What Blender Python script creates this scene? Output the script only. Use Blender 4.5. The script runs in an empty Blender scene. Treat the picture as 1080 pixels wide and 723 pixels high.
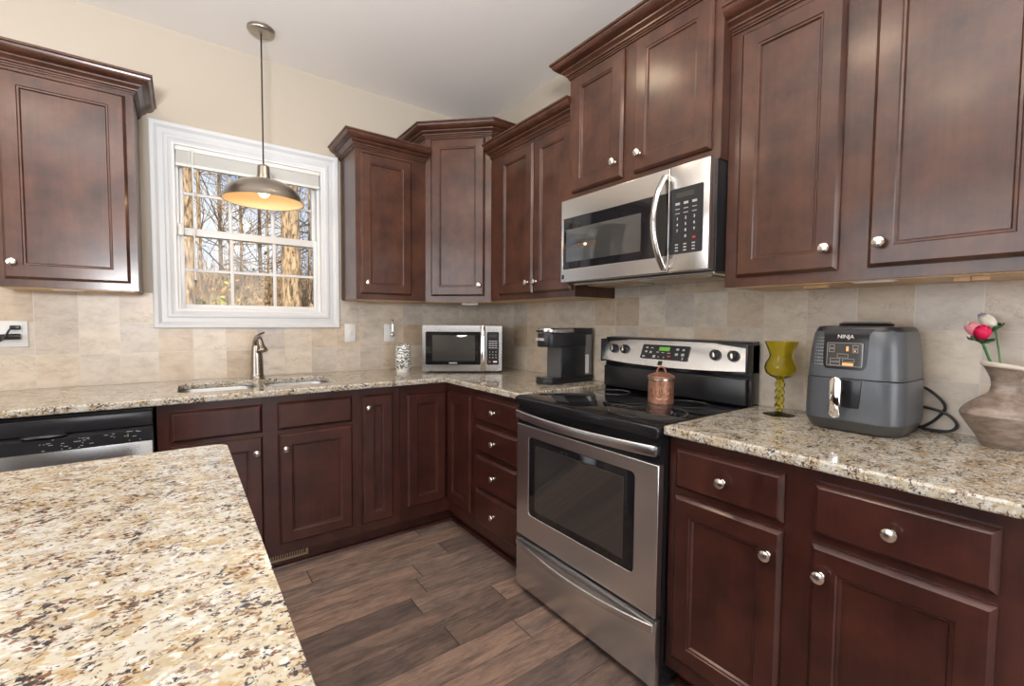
import bpy, bmesh, math, random
from mathutils import Vector, Matrix, noise as mnoise

random.seed(7)
C = bpy.context.scene.collection
SC = bpy.context.scene
PI = math.pi

# ------------------------------------------------------------------ camera
yaw, pitch, roll, FPX = math.radians(-36.3585), math.radians(-2.6888), math.radians(0.4168), 473.1
Fv = Vector((-math.sin(yaw) * math.cos(pitch), math.cos(yaw) * math.cos(pitch), math.sin(pitch)))
Rv = Vector((math.cos(yaw), math.sin(yaw), 0))
Uv = Rv.cross(Fv)
R2 = Rv * math.cos(roll) + Uv * math.sin(roll)
U2 = -Rv * math.sin(roll) + Uv * math.cos(roll)
cam = bpy.data.cameras.new('camera')
cam.sensor_width = 36.0
cam.lens = FPX * 36.0 / 1080.0
cam.clip_start = 0.02
cam.clip_end = 300
camo = bpy.data.objects.new('camera', cam)
C.objects.link(camo)
camo.matrix_world = Matrix(((R2.x, U2.x, -Fv.x, -1.8878), (R2.y, U2.y, -Fv.y, -2.9901), (R2.z, U2.z, -Fv.z, 1.2408), (0, 0, 0, 1)))
SC.camera = camo

# ------------------------------------------------------------------ look
SC.view_settings.view_transform = 'Standard'
SC.view_settings.look = 'None'
SC.view_settings.gamma = 1.0
SC.view_settings.use_curve_mapping = False
SC.view_settings.exposure = 0.12
SC.cycles.use_denoising = True
SC.cycles.max_bounces = 10
SC.cycles.diffuse_bounces = 5
SC.cycles.transparent_max_bounces = 16
SC.cycles.caustics_reflective = False
SC.cycles.caustics_refractive = False
SC.cycles.sample_clamp_indirect = 4.0

# ------------------------------------------------------------------ world, sun, big lights
W = bpy.data.worlds.new('sky')
SC.world = W
W.use_nodes = True
wn, wl = W.node_tree.nodes, W.node_tree.links
wn.clear()
wo = wn.new('ShaderNodeOutputWorld')
wb = wn.new('ShaderNodeBackground')
wtc = wn.new('ShaderNodeTexCoord')
wns = wn.new('ShaderNodeTexNoise')
wns.inputs['Scale'].default_value = 5.0
wns.inputs['Detail'].default_value = 4.0
wrp = wn.new('ShaderNodeValToRGB')
wrp.color_ramp.elements[0].position = 0.40
wrp.color_ramp.elements[0].color = (0.36, 0.55, 0.85, 1)
wrp.color_ramp.elements[1].position = 0.62
wrp.color_ramp.elements[1].color = (0.95, 0.97, 1.0, 1)
wl.new(wtc.outputs['Generated'], wns.inputs['Vector'])
wl.new(wns.outputs['Fac'], wrp.inputs['Fac'])
wl.new(wrp.outputs['Color'], wb.inputs['Color'])
wb.inputs['Strength'].default_value = 1.0
wl.new(wb.outputs['Background'], wo.inputs['Surface'])


def light(name, kind, loc, energy, color, size=None, size_y=None, target=None, spread=None):
    l = bpy.data.lights.new(name, kind)
    l.energy = energy
    l.color = color
    if kind == 'AREA':
        l.shape = 'RECTANGLE' if size_y else 'DISK'
        l.size = size
        if size_y:
            l.size_y = size_y
        if spread:
            l.spread = spread
    elif kind == 'SUN':
        l.angle = size
    else:
        l.shadow_soft_size = size
    o = bpy.data.objects.new(name, l)
    C.objects.link(o)
    o.location = loc
    if target:
        o.rotation_euler = (Vector(target) - Vector(loc)).to_track_quat('-Z', 'Y').to_euler()
    return o


light('sun', 'SUN', (0, -20, 20), 9.5, (1.0, 0.90, 0.74), math.radians(1.5), target=(6, 2, 0))
# daylight of the windows of the room behind and to the left of the camera
light('window_daylight_left', 'AREA', (-4.5, -2.4, 1.55), 54, (0.90, 0.95, 1.0), 2.4, 1.7, target=(0, -2.4, 1.3))
light('window_daylight_front', 'AREA', (-1.6, -5.9, 1.45), 66, (0.93, 0.96, 1.0), 1.8, 2.1, target=(-1.6, 0, 1.2))
# camera flash bounced off the ceiling
light('bounce_flash', 'AREA', (-2.3, -3.5, 1.55), 92, (0.97, 0.98, 1.0), 0.45, target=(-2.3, -2.3, 3.2), spread=math.radians(135))
# recessed ceiling lamps of the kitchen
for lx, ly in ((-1.75, -2.15), (-0.95, -2.9), (-2.75, -2.3), (-1.2, -1.25), (-2.6, -1.0)):
    light('recessed_ceiling_lamp', 'AREA', (lx, ly, 2.725), 3.5, (1.0, 0.78, 0.55), 0.26, target=(lx, ly, 0))

# ------------------------------------------------------------------ materials
MATS = {}


def mat(name):
    m = bpy.data.materials.new(name)
    m.use_nodes = True
    MATS[name] = m
    nt = m.node_tree
    return m, nt.nodes, nt.links, nt.nodes['Principled BSDF']


def P(name, col, rough=0.5, metal=0.0, coat=0.0, trans=0.0, ior=1.45, emit=None, es=0.0, spec=None):
    m, n, l, b = mat(name)
    b.inputs['Base Color'].default_value = (*col, 1)
    b.inputs['Roughness'].default_value = rough
    b.inputs['Metallic'].default_value = metal
    b.inputs['Coat Weight'].default_value = coat
    b.inputs['Coat Roughness'].default_value = 0.15
    b.inputs['Transmission Weight'].default_value = trans
    b.inputs['IOR'].default_value = ior
    if spec is not None:
        b.inputs['Specular IOR Level'].default_value = spec
    if emit:
        b.inputs['Emission Color'].default_value = (*emit, 1)
        b.inputs['Emission Strength'].default_value = es
    return m


def nd(n, t, **kw):
    x = n.new(t)
    for k, v in kw.items():
        setattr(x, k, v)
    return x


def ramp(n, pts):
    r = n.new('ShaderNodeValToRGB')
    e = r.color_ramp.elements
    while len(e) < len(pts):
        e.new(0.5)
    for i, (p, c) in enumerate(pts):
        e[i].position = p
        e[i].color = (*c, 1) if len(c) == 3 else c
    return r


def noise(n, l, vec, scale, detail=3.0, rough=0.5, dist=0.0):
    x = n.new('ShaderNodeTexNoise')
    x.inputs['Scale'].default_value = scale
    x.inputs['Detail'].default_value = detail
    x.inputs['Roughness'].default_value = rough
    x.inputs['Distortion'].default_value = dist
    l.new(vec, x.inputs['Vector'])
    return x.outputs['Fac']


def mapping(n, l, vec, scale=(1, 1, 1), rot=(0, 0, 0), loc=(0, 0, 0)):
    m = n.new('ShaderNodeMapping')
    m.inputs['Scale'].default_value = scale
    m.inputs['Rotation'].default_value = rot
    m.inputs['Location'].default_value = loc
    l.new(vec, m.inputs['Vector'])
    return m.outputs['Vector']


def mixc(n, l, fac, a, b, mode='MIX'):
    x = n.new('ShaderNodeMix')
    x.data_type = 'RGBA'
    x.blend_type = mode
    for s, v in ((0, fac), (6, a), (7, b)):
        if hasattr(v, 'is_linked') or hasattr(v, 'node'):
            l.new(v, x.inputs[s])
        elif s == 0:
            x.inputs[0].default_value = v
        else:
            x.inputs[s].default_value = (*v, 1)
    return x.outputs[2]


def math_(n, l, op, a, b=None, c=None):
    x = n.new('ShaderNodeMath')
    x.operation = op
    for i, v in enumerate((a, b, c)):
        if v is None:
            continue
        if hasattr(v, 'node'):
            l.new(v, x.inputs[i])
        else:
            x.inputs[i].default_value = v
    return x.outputs[0]


def bump(n, l, b, h, strength, dist=0.002):
    x = n.new('ShaderNodeBump')
    x.inputs['Strength'].default_value = strength
    x.inputs['Distance'].default_value = dist
    l.new(h, x.inputs['Height'])
    l.new(x.outputs['Normal'], b.inputs['Normal'])


def wood(name, dark, light_, grain=(7, 7, 1.3), rough=0.34):
    m, n, l, b = mat(name)
    tc = n.new('ShaderNodeTexCoord').outputs['Object']
    v = mapping(n, l, tc, grain)
    f1 = noise(n, l, v, 1.2, 5, 0.62, 0.4)
    f2 = noise(n, l, mapping(n, l, tc, (90, 90, 3)), 1.0, 3, 0.6)
    f3 = noise(n, l, tc, 9.0, 5, 0.62)
    f = math_(n, l, 'ADD', math_(n, l, 'MULTIPLY', f1, 0.30), math_(n, l, 'ADD', math_(n, l, 'MULTIPLY', f2, 0.15), math_(n, l, 'MULTIPLY', f3, 0.55)))
    r = ramp(n, [(0.36, dark), (0.62, light_)])
    l.new(f, r.inputs['Fac'])
    l.new(r.outputs['Color'], b.inputs['Base Color'])
    b.inputs['Roughness'].default_value = rough
    b.inputs['Coat Weight'].default_value = 0.40
    b.inputs['Coat Roughness'].default_value = 0.16
    b.inputs['Specular IOR Level'].default_value = 0.34
    bump(n, l, b, f2, 0.05, 0.001)
    return m


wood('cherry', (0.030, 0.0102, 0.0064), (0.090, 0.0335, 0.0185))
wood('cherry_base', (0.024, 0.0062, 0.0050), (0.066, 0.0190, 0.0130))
wood('raw_wood', (0.50, 0.30, 0.13), (0.68, 0.45, 0.22), rough=0.6)


def granite(name):
    m, n, l, b = mat(name)
    tc = n.new('ShaderNodeTexCoord').outputs['Object']
    v = mapping(n, l, tc, (1.85, 2.35, 2.2), (0, 0, math.radians(28)))
    big = noise(n, l, v, 9, 3, 0.6)
    base = ramp(n, [(0.36, (0.42, 0.340, 0.215)), (0.47, (0.505, 0.46, 0.355)), (0.62, (0.555, 0.545, 0.495))])
    l.new(big, base.inputs['Fac'])
    col = base.outputs['Color']
    g1 = noise(n, l, mapping(n, l, v, loc=(3, 1, 7)), 42, 2, 0.5, 0.6)
    r1 = ramp(n, [(0.555, (0, 0, 0)), (0.65, (1, 1, 1))])
    l.new(g1, r1.inputs['Fac'])
    col = mixc(n, l, r1.outputs['Color'], col, (0.40, 0.29, 0.15))
    g2 = noise(n, l, mapping(n, l, v, loc=(9, 4, 2)), 36, 2, 0.5, 0.5)
    r2 = ramp(n, [(0.57, (0, 0, 0)), (0.66, (1, 1, 1))])
    l.new(g2, r2.inputs['Fac'])
    col = mixc(n, l, r2.outputs['Color'], col, (0.35, 0.315, 0.27))
    g5 = noise(n, l, mapping(n, l, v, loc=(1, 8, 3)), 38, 2, 0.5, 0.3)
    r5 = ramp(n, [(0.56, (0, 0, 0)), (0.66, (1, 1, 1))])
    l.new(g5, r5.inputs['Fac'])
    col = mixc(n, l, r5.outputs['Color'], col, (0.64, 0.635, 0.61))
    # dark flecks, clustered
    cl = noise(n, l, mapping(n, l, v, loc=(5, 5, 5)), 11, 2, 0.5)
    g3 = noise(n, l, mapping(n, l, v, loc=(2, 9, 4)), 55, 3, 0.55, 0.7)
    s3 = math_(n, l, 'ADD', math_(n, l, 'MULTIPLY', g3, 0.8), math_(n, l, 'MULTIPLY', cl, 0.28))
    r3 = ramp(n, [(0.592, (0, 0, 0)), (0.650, (1, 1, 1))])
    l.new(s3, r3.inputs['Fac'])
    col = mixc(n, l, r3.outputs['Color'], col, (0.16, 0.085, 0.05))
    g4 = noise(n, l, mapping(n, l, v, loc=(7, 2, 6)), 62, 3, 0.55, 0.7)
    s4 = math_(n, l, 'ADD', math_(n, l, 'MULTIPLY', g4, 0.8), math_(n, l, 'MULTIPLY', cl, 0.28))
    r4 = ramp(n, [(0.603, (0, 0, 0)), (0.650, (1, 1, 1))])
    l.new(s4, r4.inputs['Fac'])
    col = mixc(n, l, r4.outputs['Color'], col, (0.035, 0.032, 0.036))
    l.new(col, b.inputs['Base Color'])
    b.inputs['Roughness'].default_value = 0.08
    return m


granite('granite')


def tile(name, axis, u0):
    m, n, l, b = mat(name)
    tc = n.new('ShaderNodeTexCoord').outputs['Object']
    sp = n.new('ShaderNodeSeparateXYZ')
    l.new(tc, sp.inputs[0])
    p = 0.1525 if axis == 1 else 0.1495
    u = math_(n, l, 'DIVIDE', math_(n, l, 'SUBTRACT', sp.outputs[axis], u0), p)
    v = math_(n, l, 'DIVIDE', math_(n, l, 'SUBTRACT', sp.outputs[2], 0.9175), 0.1525)
    fu, fv = math_(n, l, 'FLOOR', u), math_(n, l, 'FLOOR', v)
    cb = n.new('ShaderNodeCombineXYZ')
    l.new(fu, cb.inputs[0])
    l.new(fv, cb.inputs[1])
    wn_ = n.new('ShaderNodeTexWhiteNoise')
    wn_.noise_dimensions = '3D'
    l.new(cb.outputs[0], wn_.inputs['Vector'])
    rnd = wn_.outputs['Value']
    rc = ramp(n, [(0.0, (0.475, 0.37, 0.265)), (0.25, (0.58, 0.482, 0.375)), (0.5, (0.64, 0.567, 0.472)), (0.75, (0.49, 0.435, 0.38)), (1.0, (0.56, 0.443, 0.325))])
    l.new(rnd, rc.inputs['Fac'])
    # drifting veins, offset per tile
    off = nd(n, 'ShaderNodeVectorMath', operation='MULTIPLY_ADD')
    l.new(wn_.outputs['Color'], off.inputs[0])
    off.inputs[1].default_value = (7, 7, 7)
    l.new(mapping(n, l, tc, (1, 1, 1.8)), off.inputs[2])
    c1 = noise(n, l, off.outputs[0], 11, 7, 0.68, 0.3)
    r1 = ramp(n, [(0.32, (0.80, 0.78, 0.76)), (0.52, (1, 1, 1)), (0.72, (1.12, 1.13, 1.15))])
    l.new(c1, r1.inputs['Fac'])
    col = mixc(n, l, 1.0, rc.outputs['Color'], r1.outputs['Color'], 'MULTIPLY')
    c2 = noise(n, l, off.outputs[0], 8, 5, 0.6, 0.6)
    ve = math_(n, l, 'ABSOLUTE', math_(n, l, 'SUBTRACT', c2, 0.5))
    r2 = ramp(n, [(0.0, (1, 1, 1)), (0.018, (0, 0, 0))])
    l.new(ve, r2.inputs['Fac'])
    c3 = noise(n, l, off.outputs[0], 5, 2, 0.5)
    r3 = ramp(n, [(0.52, (0, 0, 0)), (0.66, (0.55, 0.55, 0.55))])
    l.new(c3, r3.inputs['Fac'])
    vm = mixc(n, l, 1.0, r2.outputs['Color'], r3.outputs['Color'], 'MULTIPLY')
    col = mixc(n, l, vm, col, (0.33, 0.24, 0.16))
    gu = math_(n, l, 'ABSOLUTE', math_(n, l, 'SUBTRACT', math_(n, l, 'FRACT', u), 0.5))
    gv = math_(n, l, 'ABSOLUTE', math_(n, l, 'SUBTRACT', math_(n, l, 'FRACT', v), 0.5))
    g = math_(n, l, 'GREATER_THAN', math_(n, l, 'MAXIMUM', gu, gv), 0.4895)
    col = mixc(n, l, g, col, (0.58, 0.52, 0.44))
    l.new(col, b.inputs['Base Color'])
    b.inputs['Roughness'].default_value = 0.32
    bump(n, l, b, math_(n, l, 'SUBTRACT', 1.0, g), 0.35, 0.0015)
    return m


tile('tile_back', 0, -2.2875)
tile('tile_right', 1, -2.2925)


def floor_mat():
    m, n, l, b = mat('floor_planks')
    tc = n.new('ShaderNodeTexCoord').outputs['Object']
    sp = n.new('ShaderNodeSeparateXYZ')
    l.new(tc, sp.inputs[0])
    ry = math_(n, l, 'DIVIDE', sp.outputs[1], 0.128)
    row = math_(n, l, 'FLOOR', ry)
    w1 = n.new('ShaderNodeTexWhiteNoise')
    w1.noise_dimensions = '1D'
    l.new(row, w1.inputs['W'])
    ux = math_(n, l, 'ADD', math_(n, l, 'DIVIDE', sp.outputs[0], 0.85), math_(n, l, 'MULTIPLY', w1.outputs['Value'], 9.0))
    colx = math_(n, l, 'FLOOR', ux)
    cb = n.new('ShaderNodeCombineXYZ')
    l.new(colx, cb.inputs[0])
    l.new(row, cb.inputs[1])
    w2 = n.new('ShaderNodeTexWhiteNoise')
    w2.noise_dimensions = '3D'
    l.new(cb.outputs[0], w2.inputs['Vector'])
    tone = ramp(n, [(0.0, (0.125, 0.094, 0.083)), (0.25, (0.261, 0.178, 0.139)), (0.55, (0.322, 0.221, 0.173)), (0.8, (0.221, 0.162, 0.136)), (1.0, (0.392, 0.274, 0.206))])
    l.new(w2.outputs['Value'], tone.inputs['Fac'])
    off = nd(n, 'ShaderNodeVectorMath', operation='MULTIPLY_ADD')
    l.new(w2.outputs['Color'], off.inputs[0])
    off.inputs[1].default_value = (11, 11, 11)
    l.new(tc, off.inputs[2])
    gr = noise(n, l, mapping(n, l, off.outputs[0], (3.0, 22, 1)), 2.2, 8, 0.74, 0.7)
    r1 = ramp(n, [(0.30, (0.42, 0.42, 0.44)), (0.5, (1, 1, 1)), (0.72, (1.40, 1.37, 1.34))])
    l.new(gr, r1.inputs['Fac'])
    col = mixc(n, l, 1.0, tone.outputs['Color'], r1.outputs['Color'], 'MULTIPLY')
    sm = noise(n, l, mapping(n, l, off.outputs[0], (2.4, 7, 1)), 2.6, 5, 0.65, 0.5)
    r2 = ramp(n, [(0.35, (0.62, 0.66, 0.70)), (0.6, (1.1, 1.08, 1.05))])
    l.new(sm, r2.inputs['Fac'])
    col = mixc(n, l, 1.0, col, r2.outputs['Color'], 'MULTIPLY')
    e1 = math_(n, l, 'GREATER_THAN', math_(n, l, 'ABSOLUTE', math_(n, l, 'SUBTRACT', math_(n, l, 'FRACT', ry), 0.5)), 0.489)
    e2 = math_(n, l, 'GREATER_THAN', math_(n, l, 'ABSOLUTE', math_(n, l, 'SUBTRACT', math_(n, l, 'FRACT', ux), 0.5)), 0.4965)
    e = math_(n, l, 'MAXIMUM', e1, e2)
    col = mixc(n, l, math_(n, l, 'MULTIPLY', e, 0.75), col, (0.030, 0.022, 0.018))
    l.new(col, b.inputs['Base Color'])
    b.inputs['Roughness'].default_value = 0.36
    hh = math_(n, l, 'SUBTRACT', math_(n, l, 'MULTIPLY', gr, 0.3), e)
    bump(n, l, b, hh, 0.25, 0.002)
    return m


floor_mat()


def steel(name, col, rough):
    """brushed metal: fine horizontal brushing spreads reflections up and down"""
    m, n, l, b = mat(name)
    b.inputs['Roughness'].default_value = rough
    b.inputs['Base Color'].default_value = (*col, 1)
    b.inputs['Metallic'].default_value = 1.0
    b.inputs['Anisotropic'].default_value = 0.55
    tg = n.new('ShaderNodeTangent')
    tg.direction_type = 'RADIAL'
    tg.axis = 'Z'
    l.new(tg.outputs[0], b.inputs['Tangent'])
    return m


steel('steel', (0.745, 0.765, 0.785), 0.27)
steel('steel_pale', (0.52, 0.515, 0.51), 0.22)
steel('steel_hood', (0.60, 0.585, 0.565), 0.24)
P('steel_bright', (0.74, 0.72, 0.70), 0.14, 1.0)
steel('nickel', (0.42, 0.38, 0.33), 0.30)
steel('nickel_dark', (0.30, 0.265, 0.225), 0.26)
P('nickel_knob', (0.78, 0.74, 0.68), 0.24, 1.0)
P('sink_steel', (0.40, 0.40, 0.40), 0.36, 1.0)
P('black_glass', (0.010, 0.010, 0.012), 0.045, 0.0, spec=0.6)
P('oven_glass', (0.036, 0.033, 0.031), 0.04, 0.0, ior=1.75)
P('micro_glass', (0.045, 0.0445, 0.043), 0.04, 0.0, ior=1.75)
P('black_plastic', (0.014, 0.014, 0.016), 0.28)
P('black_enamel', (0.012, 0.012, 0.014), 0.12)
P('dark_panel', (0.022, 0.022, 0.025), 0.22)
P('grey_mark', (0.42, 0.42, 0.43), 0.5)
P('white_mark', (0.80, 0.80, 0.80), 0.5)
P('burner_mark', (0.13, 0.13, 0.135), 0.2)
P('red_mark', (0.45, 0.03, 0.03), 0.5)
P('green_display', (0.05, 0.12, 0.03), 0.3, emit=(0.20, 0.50, 0.06), es=0.55)
P('amber_light', (0.3, 0.12, 0.03), 0.4, emit=(1.0, 0.45, 0.18), es=0.9)
P('display_dark', (0.05, 0.052, 0.045), 0.2)
P('white_paint', (0.60, 0.61, 0.62), 0.35)
P('white_vinyl', (0.72, 0.72, 0.71), 0.35)
P('blind_white', (0.78, 0.77, 0.73), 0.45)
P('white_plastic', (0.70, 0.69, 0.67), 0.35)
P('cord_black', (0.015, 0.015, 0.016), 0.45)
P('shade_inner', (0.78, 0.58, 0.34), 0.55)
P('bulb', (1, 0.95, 0.85), 0.4, emit=(1.0, 0.84, 0.60), es=5.0)
P('vent_metal', (0.42, 0.33, 0.22), 0.35, 0.7)
P('vent_dark', (0.02, 0.018, 0.015), 0.8)
P('keurig_black', (0.011, 0.011, 0.013), 0.38)
P('keurig_recess', (0.070, 0.070, 0.072), 0.22)
P('smoke_plastic', (0.30, 0.29, 0.29), 0.15, trans=0.5)
P('fryer_grey', (0.070, 0.077, 0.088), 0.34, coat=0.2)
P('fryer_base', (0.045, 0.043, 0.040), 0.35)
P('chrome', (0.86, 0.84, 0.82), 0.07, 1.0)
P('olive_glass', (0.84, 0.78, 0.20), 0.02, trans=1.0, ior=1.30)
P('petal_red', (0.62, 0.006, 0.075), 0.5)
P('petal_pink', (0.80, 0.28, 0.34), 0.5)
P('petal_white', (0.82, 0.80, 0.70), 0.5)
P('petal_lilac', (0.42, 0.40, 0.70), 0.5)
P('leaf_green', (0.035, 0.10, 0.04), 0.5)
P('stem_green', (0.08, 0.20, 0.07), 0.5)
P('vase_rim', (0.70, 0.64, 0.55), 0.5)
P('pebble_black', (0.02, 0.02, 0.022), 0.5)
P('gold_mark', (0.66, 0.38, 0.22), 0.35, 0.6)
P('pattern_dark', (0.10, 0.12, 0.12), 0.5)


def wallpaint(name, col):
    m, n, l, b = mat(name)
    tc = n.new('ShaderNodeTexCoord').outputs['Object']
    f = noise(n, l, tc, 260, 2, 0.5)
    b.inputs['Base Color'].default_value = (*col, 1)
    b.inputs['Roughness'].default_value = 0.7
    bump(n, l, b, f, 0.05, 0.001)
    return m


wallpaint('wall_paint', (0.465, 0.405, 0.33))
wallpaint('ceiling_paint', (0.84, 0.80, 0.765))


def mottled(name, a, bcol, scale, rough, metal=0.0, th=(0.35, 0.65), stretch=(1, 1, 1), bmp=0.0, detail=4):
    m, n, l, b = mat(name)
    tc = n.new('ShaderNodeTexCoord').outputs['Object']
    f = noise(n, l, mapping(n, l, tc, stretch), scale, detail, 0.6, 0.4)
    r = ramp(n, [(th[0], a), (th[1], bcol)])
    l.new(f, r.inputs['Fac'])
    l.new(r.outputs['Color'], b.inputs['Base Color'])
    b.inputs['Roughness'].default_value = rough
    b.inputs['Metallic'].default_value = metal
    if bmp:
        bump(n, l, b, f, bmp, 0.003)
    return m


mottled('clay', (0.155, 0.115, 0.092), (0.30, 0.24, 0.20), 26, 0.42, stretch=(1, 1, 2.5), bmp=0.15)
mottled('copper', (0.25, 0.11, 0.068), (0.43, 0.22, 0.15), 55, 0.45, 0.6, bmp=0.2)
mottled('bark', (0.05, 0.034, 0.022), (0.40, 0.29, 0.175), 4.2, 0.9, th=(0.38, 0.60), stretch=(7, 7, 1.6), bmp=0.8, detail=6)
mottled('bark_dark', (0.05, 0.038, 0.028), (0.20, 0.15, 0.10), 3.0, 0.9, stretch=(4, 4, 1.0), bmp=0.6)
mottled('leaf_litter', (0.055, 0.033, 0.015), (0.30, 0.19, 0.085), 9.0, 0.95, bmp=0.8, detail=8)
mottled('dry_leaf', (0.09, 0.048, 0.018), (0.42, 0.26, 0.105), 7.0, 0.9, detail=3)
mottled('green_leaf', (0.12, 0.17, 0.02), (0.36, 0.36, 0.05), 2.0, 0.8, detail=2)


def glass_pane():
    m, n, l, b = mat('window_glass')
    n.remove(b)
    t = n.new('ShaderNodeBsdfTransparent')
    g = n.new('ShaderNodeBsdfGlossy')
    g.inputs['Roughness'].default_value = 0.02
    fr = n.new('ShaderNodeFresnel')
    fr.inputs['IOR'].default_value = 1.28
    mx = n.new('ShaderNodeMixShader')
    l.new(fr.outputs[0], mx.inputs[0])
    l.new(t.outputs[0], mx.inputs[1])
    l.new(g.outputs[0], mx.inputs[2])
    l.new(mx.outputs[0], n['Material Output'].inputs['Surface'])
    return m


glass_pane()


def jar_mat():
    m, n, l, b = mat('jar_pattern')
    tc = n.new('ShaderNodeTexCoord').outputs['Object']
    mg = n.new('ShaderNodeTexVoronoi')
    mg.feature = 'DISTANCE_TO_EDGE'
    mg.inputs['Scale'].default_value = 38
    l.new(mapping(n, l, tc, (1, 1, 0.8)), mg.inputs['Vector'])
    wv = n.new('ShaderNodeTexWave')
    wv.wave_type = 'RINGS'
    wv.inputs['Scale'].default_value = 16
    wv.inputs['Distortion'].default_value = 9
    wv.inputs['Detail'].default_value = 1.0
    wv.inputs['Detail Scale'].default_value = 2.5
    l.new(tc, wv.inputs['Vector'])
    r = ramp(n, [(0.42, (0.10, 0.12, 0.12)), (0.54, (0.78, 0.78, 0.74))])
    l.new(wv.outputs['Fac'], r.inputs['Fac'])
    l.new(r.outputs['Color'], b.inputs['Base Color'])
    b.inputs['Roughness'].default_value = 0.35
    return m


jar_mat()
M = MATS


# ------------------------------------------------------------------ mesh helpers
class MB:
    """collects shapes into one mesh; every shape may carry a material slot"""

    def __init__(self):
        self.bm = bmesh.new()

    def _take(self, t, mi=0, mtx=None):
        if mtx is not None:
            bmesh.ops.transform(t, matrix=mtx, verts=t.verts)
        bmesh.ops.recalc_face_normals(t, faces=t.faces)
        vs = [self.bm.verts.new(v.co) for v in t.verts]
        t.verts.index_update()
        for f in t.faces:
            try:
                nf = self.bm.faces.new([vs[v.index] for v in f.verts])
                nf.material_index = mi
                nf.smooth = True
            except ValueError:
                pass
        t.free()
        return self

    def box(self, x0, x1, y0, y1, z0, z1, bev=0.0, mi=0, seg=2, mtx=None):
        t = bmesh.new()
        bmesh.ops.create_cube(t, size=1.0)
        for v in t.verts:
            v.co = Vector(((x0 + x1) / 2 + v.co.x * (x1 - x0), (y0 + y1) / 2 + v.co.y * (y1 - y0), (z0 + z1) / 2 + v.co.z * (z1 - z0)))
        if bev > 0:
            bmesh.ops.bevel(t, geom=list(t.edges), offset=bev, segments=seg, affect='EDGES', profile=0.5)
        return self._take(t, mi, mtx)

    def prism(self, poly, z0, z1, bev=0.0, mi=0, mtx=None, seg=2):
        t = bmesh.new()
        lo = [t.verts.new((x, y, z0)) for x, y in poly]
        hi = [t.verts.new((x, y, z1)) for x, y in poly]
        t.faces.new(lo[::-1])
        t.faces.new(hi)
        k = len(poly)
        for i in range(k):
            t.faces.new((lo[i], lo[(i + 1) % k], hi[(i + 1) % k], hi[i]))
        if bev > 0:
            es = [e for e in t.edges if abs(e.verts[0].co.z - e.verts[1].co.z) < 1e-6]
            bmesh.ops.bevel(t, geom=es, offset=bev, segments=seg, affect='EDGES', profile=0.5)
        return self._take(t, mi, mtx)

    def lathe(self, prof, seg=32, mtx=None, mi=0, closed=False, warp=None):
        """profile (r, z) turned about z; warp(angle, r, z) -> (r, z)"""
        t = bmesh.new()
        rings = []
        for r, z in prof:
            if r < 1e-6:
                rings.append([t.verts.new((0, 0, z))])
            else:
                ring = []
                for i in range(seg):
                    a = 2 * PI * i / seg
                    rr, zz = (r, z) if warp is None else warp(a, r, z)
                    ring.append(t.verts.new((rr * math.cos(a), rr * math.sin(a), zz)))
                rings.append(ring)
        pairs = list(zip(rings[:-1], rings[1:]))
        if closed:
            pairs.append((rings[-1], rings[0]))
        for A, B in pairs:
            for i in range(seg):
                j = (i + 1) % seg
                if len(A) == 1 and len(B) == 1:
                    continue
                if len(A) == 1:
                    t.faces.new((A[0], B[i], B[j]))
                elif len(B) == 1:
                    t.faces.new((A[i], A[j], B[0]))
                else:
                    t.faces.new((A[i], A[j], B[j], B[i]))
        return self._take(t, mi, mtx)

    def tube(self, pts, r, seg=10, mi=0, mtx=None, caps=True, flat=None):
        """round tube along points; r a number or one per point; flat=(a,b) scales the section"""
        pts = [Vector(p) for p in pts]
        rs = [r] * len(pts) if not isinstance(r, (list, tuple)) else r
        t = bmesh.new()
        rings = []
        up = None
        for i, p in enumerate(pts):
            d = (pts[min(i + 1, len(pts) - 1)] - pts[max(i - 1, 0)]).normalized()
            if up is None:
                up = Vector((0, 0, 1)) if abs(d.z) < 0.9 else Vector((1, 0, 0))
            s = d.cross(up).normalized()
            up = s.cross(d).normalized()
            fa, fb = flat or (1, 1)
            rings.append([t.verts.new(p + s * (rs[i] * fa * math.cos(2 * PI * k / seg)) + up * (rs[i] * fb * math.sin(2 * PI * k / seg))) for k in range(seg)])
        for A, B in zip(rings[:-1], rings[1:]):
            for k in range(seg):
                t.faces.new((A[k], A[(k + 1) % seg], B[(k + 1) % seg], B[k]))
        if caps:
            t.faces.new(rings[0][::-1])
            t.faces.new(rings[-1])
        return self._take(t, mi, mtx)

    def sweep(self, path, prof, mi=0, mtx=None, closed=False):
        """profile (out, z) along a flat path; out is to the right of the walking direction; mitred"""
        t = bmesh.new()
        n_ = len(path)
        pv = [Vector((x, y)) for x, y in path]

        def rn(a, b):
            d = (b - a).normalized()
            return Vector((d.y, -d.x))
        rings = []
        for i in range(n_):
            if closed:
                n1, n2 = rn(pv[i - 1], pv[i]), rn(pv[i], pv[(i + 1) % n_])
            else:
                n1 = rn(pv[i - 1], pv[i]) if i > 0 else rn(pv[0], pv[1])
                n2 = rn(pv[i], pv[i + 1]) if i < n_ - 1 else n1
            m_ = (n1 + n2) / (1 + n1.dot(n2))
            rings.append([t.verts.new((pv[i].x + m_.x * o, pv[i].y + m_.y * o, z)) for o, z in prof])
        k = len(prof)
        pairs = list(zip(rings[:-1], rings[1:]))
        if closed:
            pairs.append((rings[-1], rings[0]))
        for A, B in pairs:
            for j in range(k):
                t.faces.new((A[j], A[(j + 1) % k], B[(j + 1) % k], B[j]))
        if not closed:
            t.faces.new(rings[0][::-1])
            t.faces.new(rings[-1])
        return self._take(t, mi, mtx)

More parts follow.
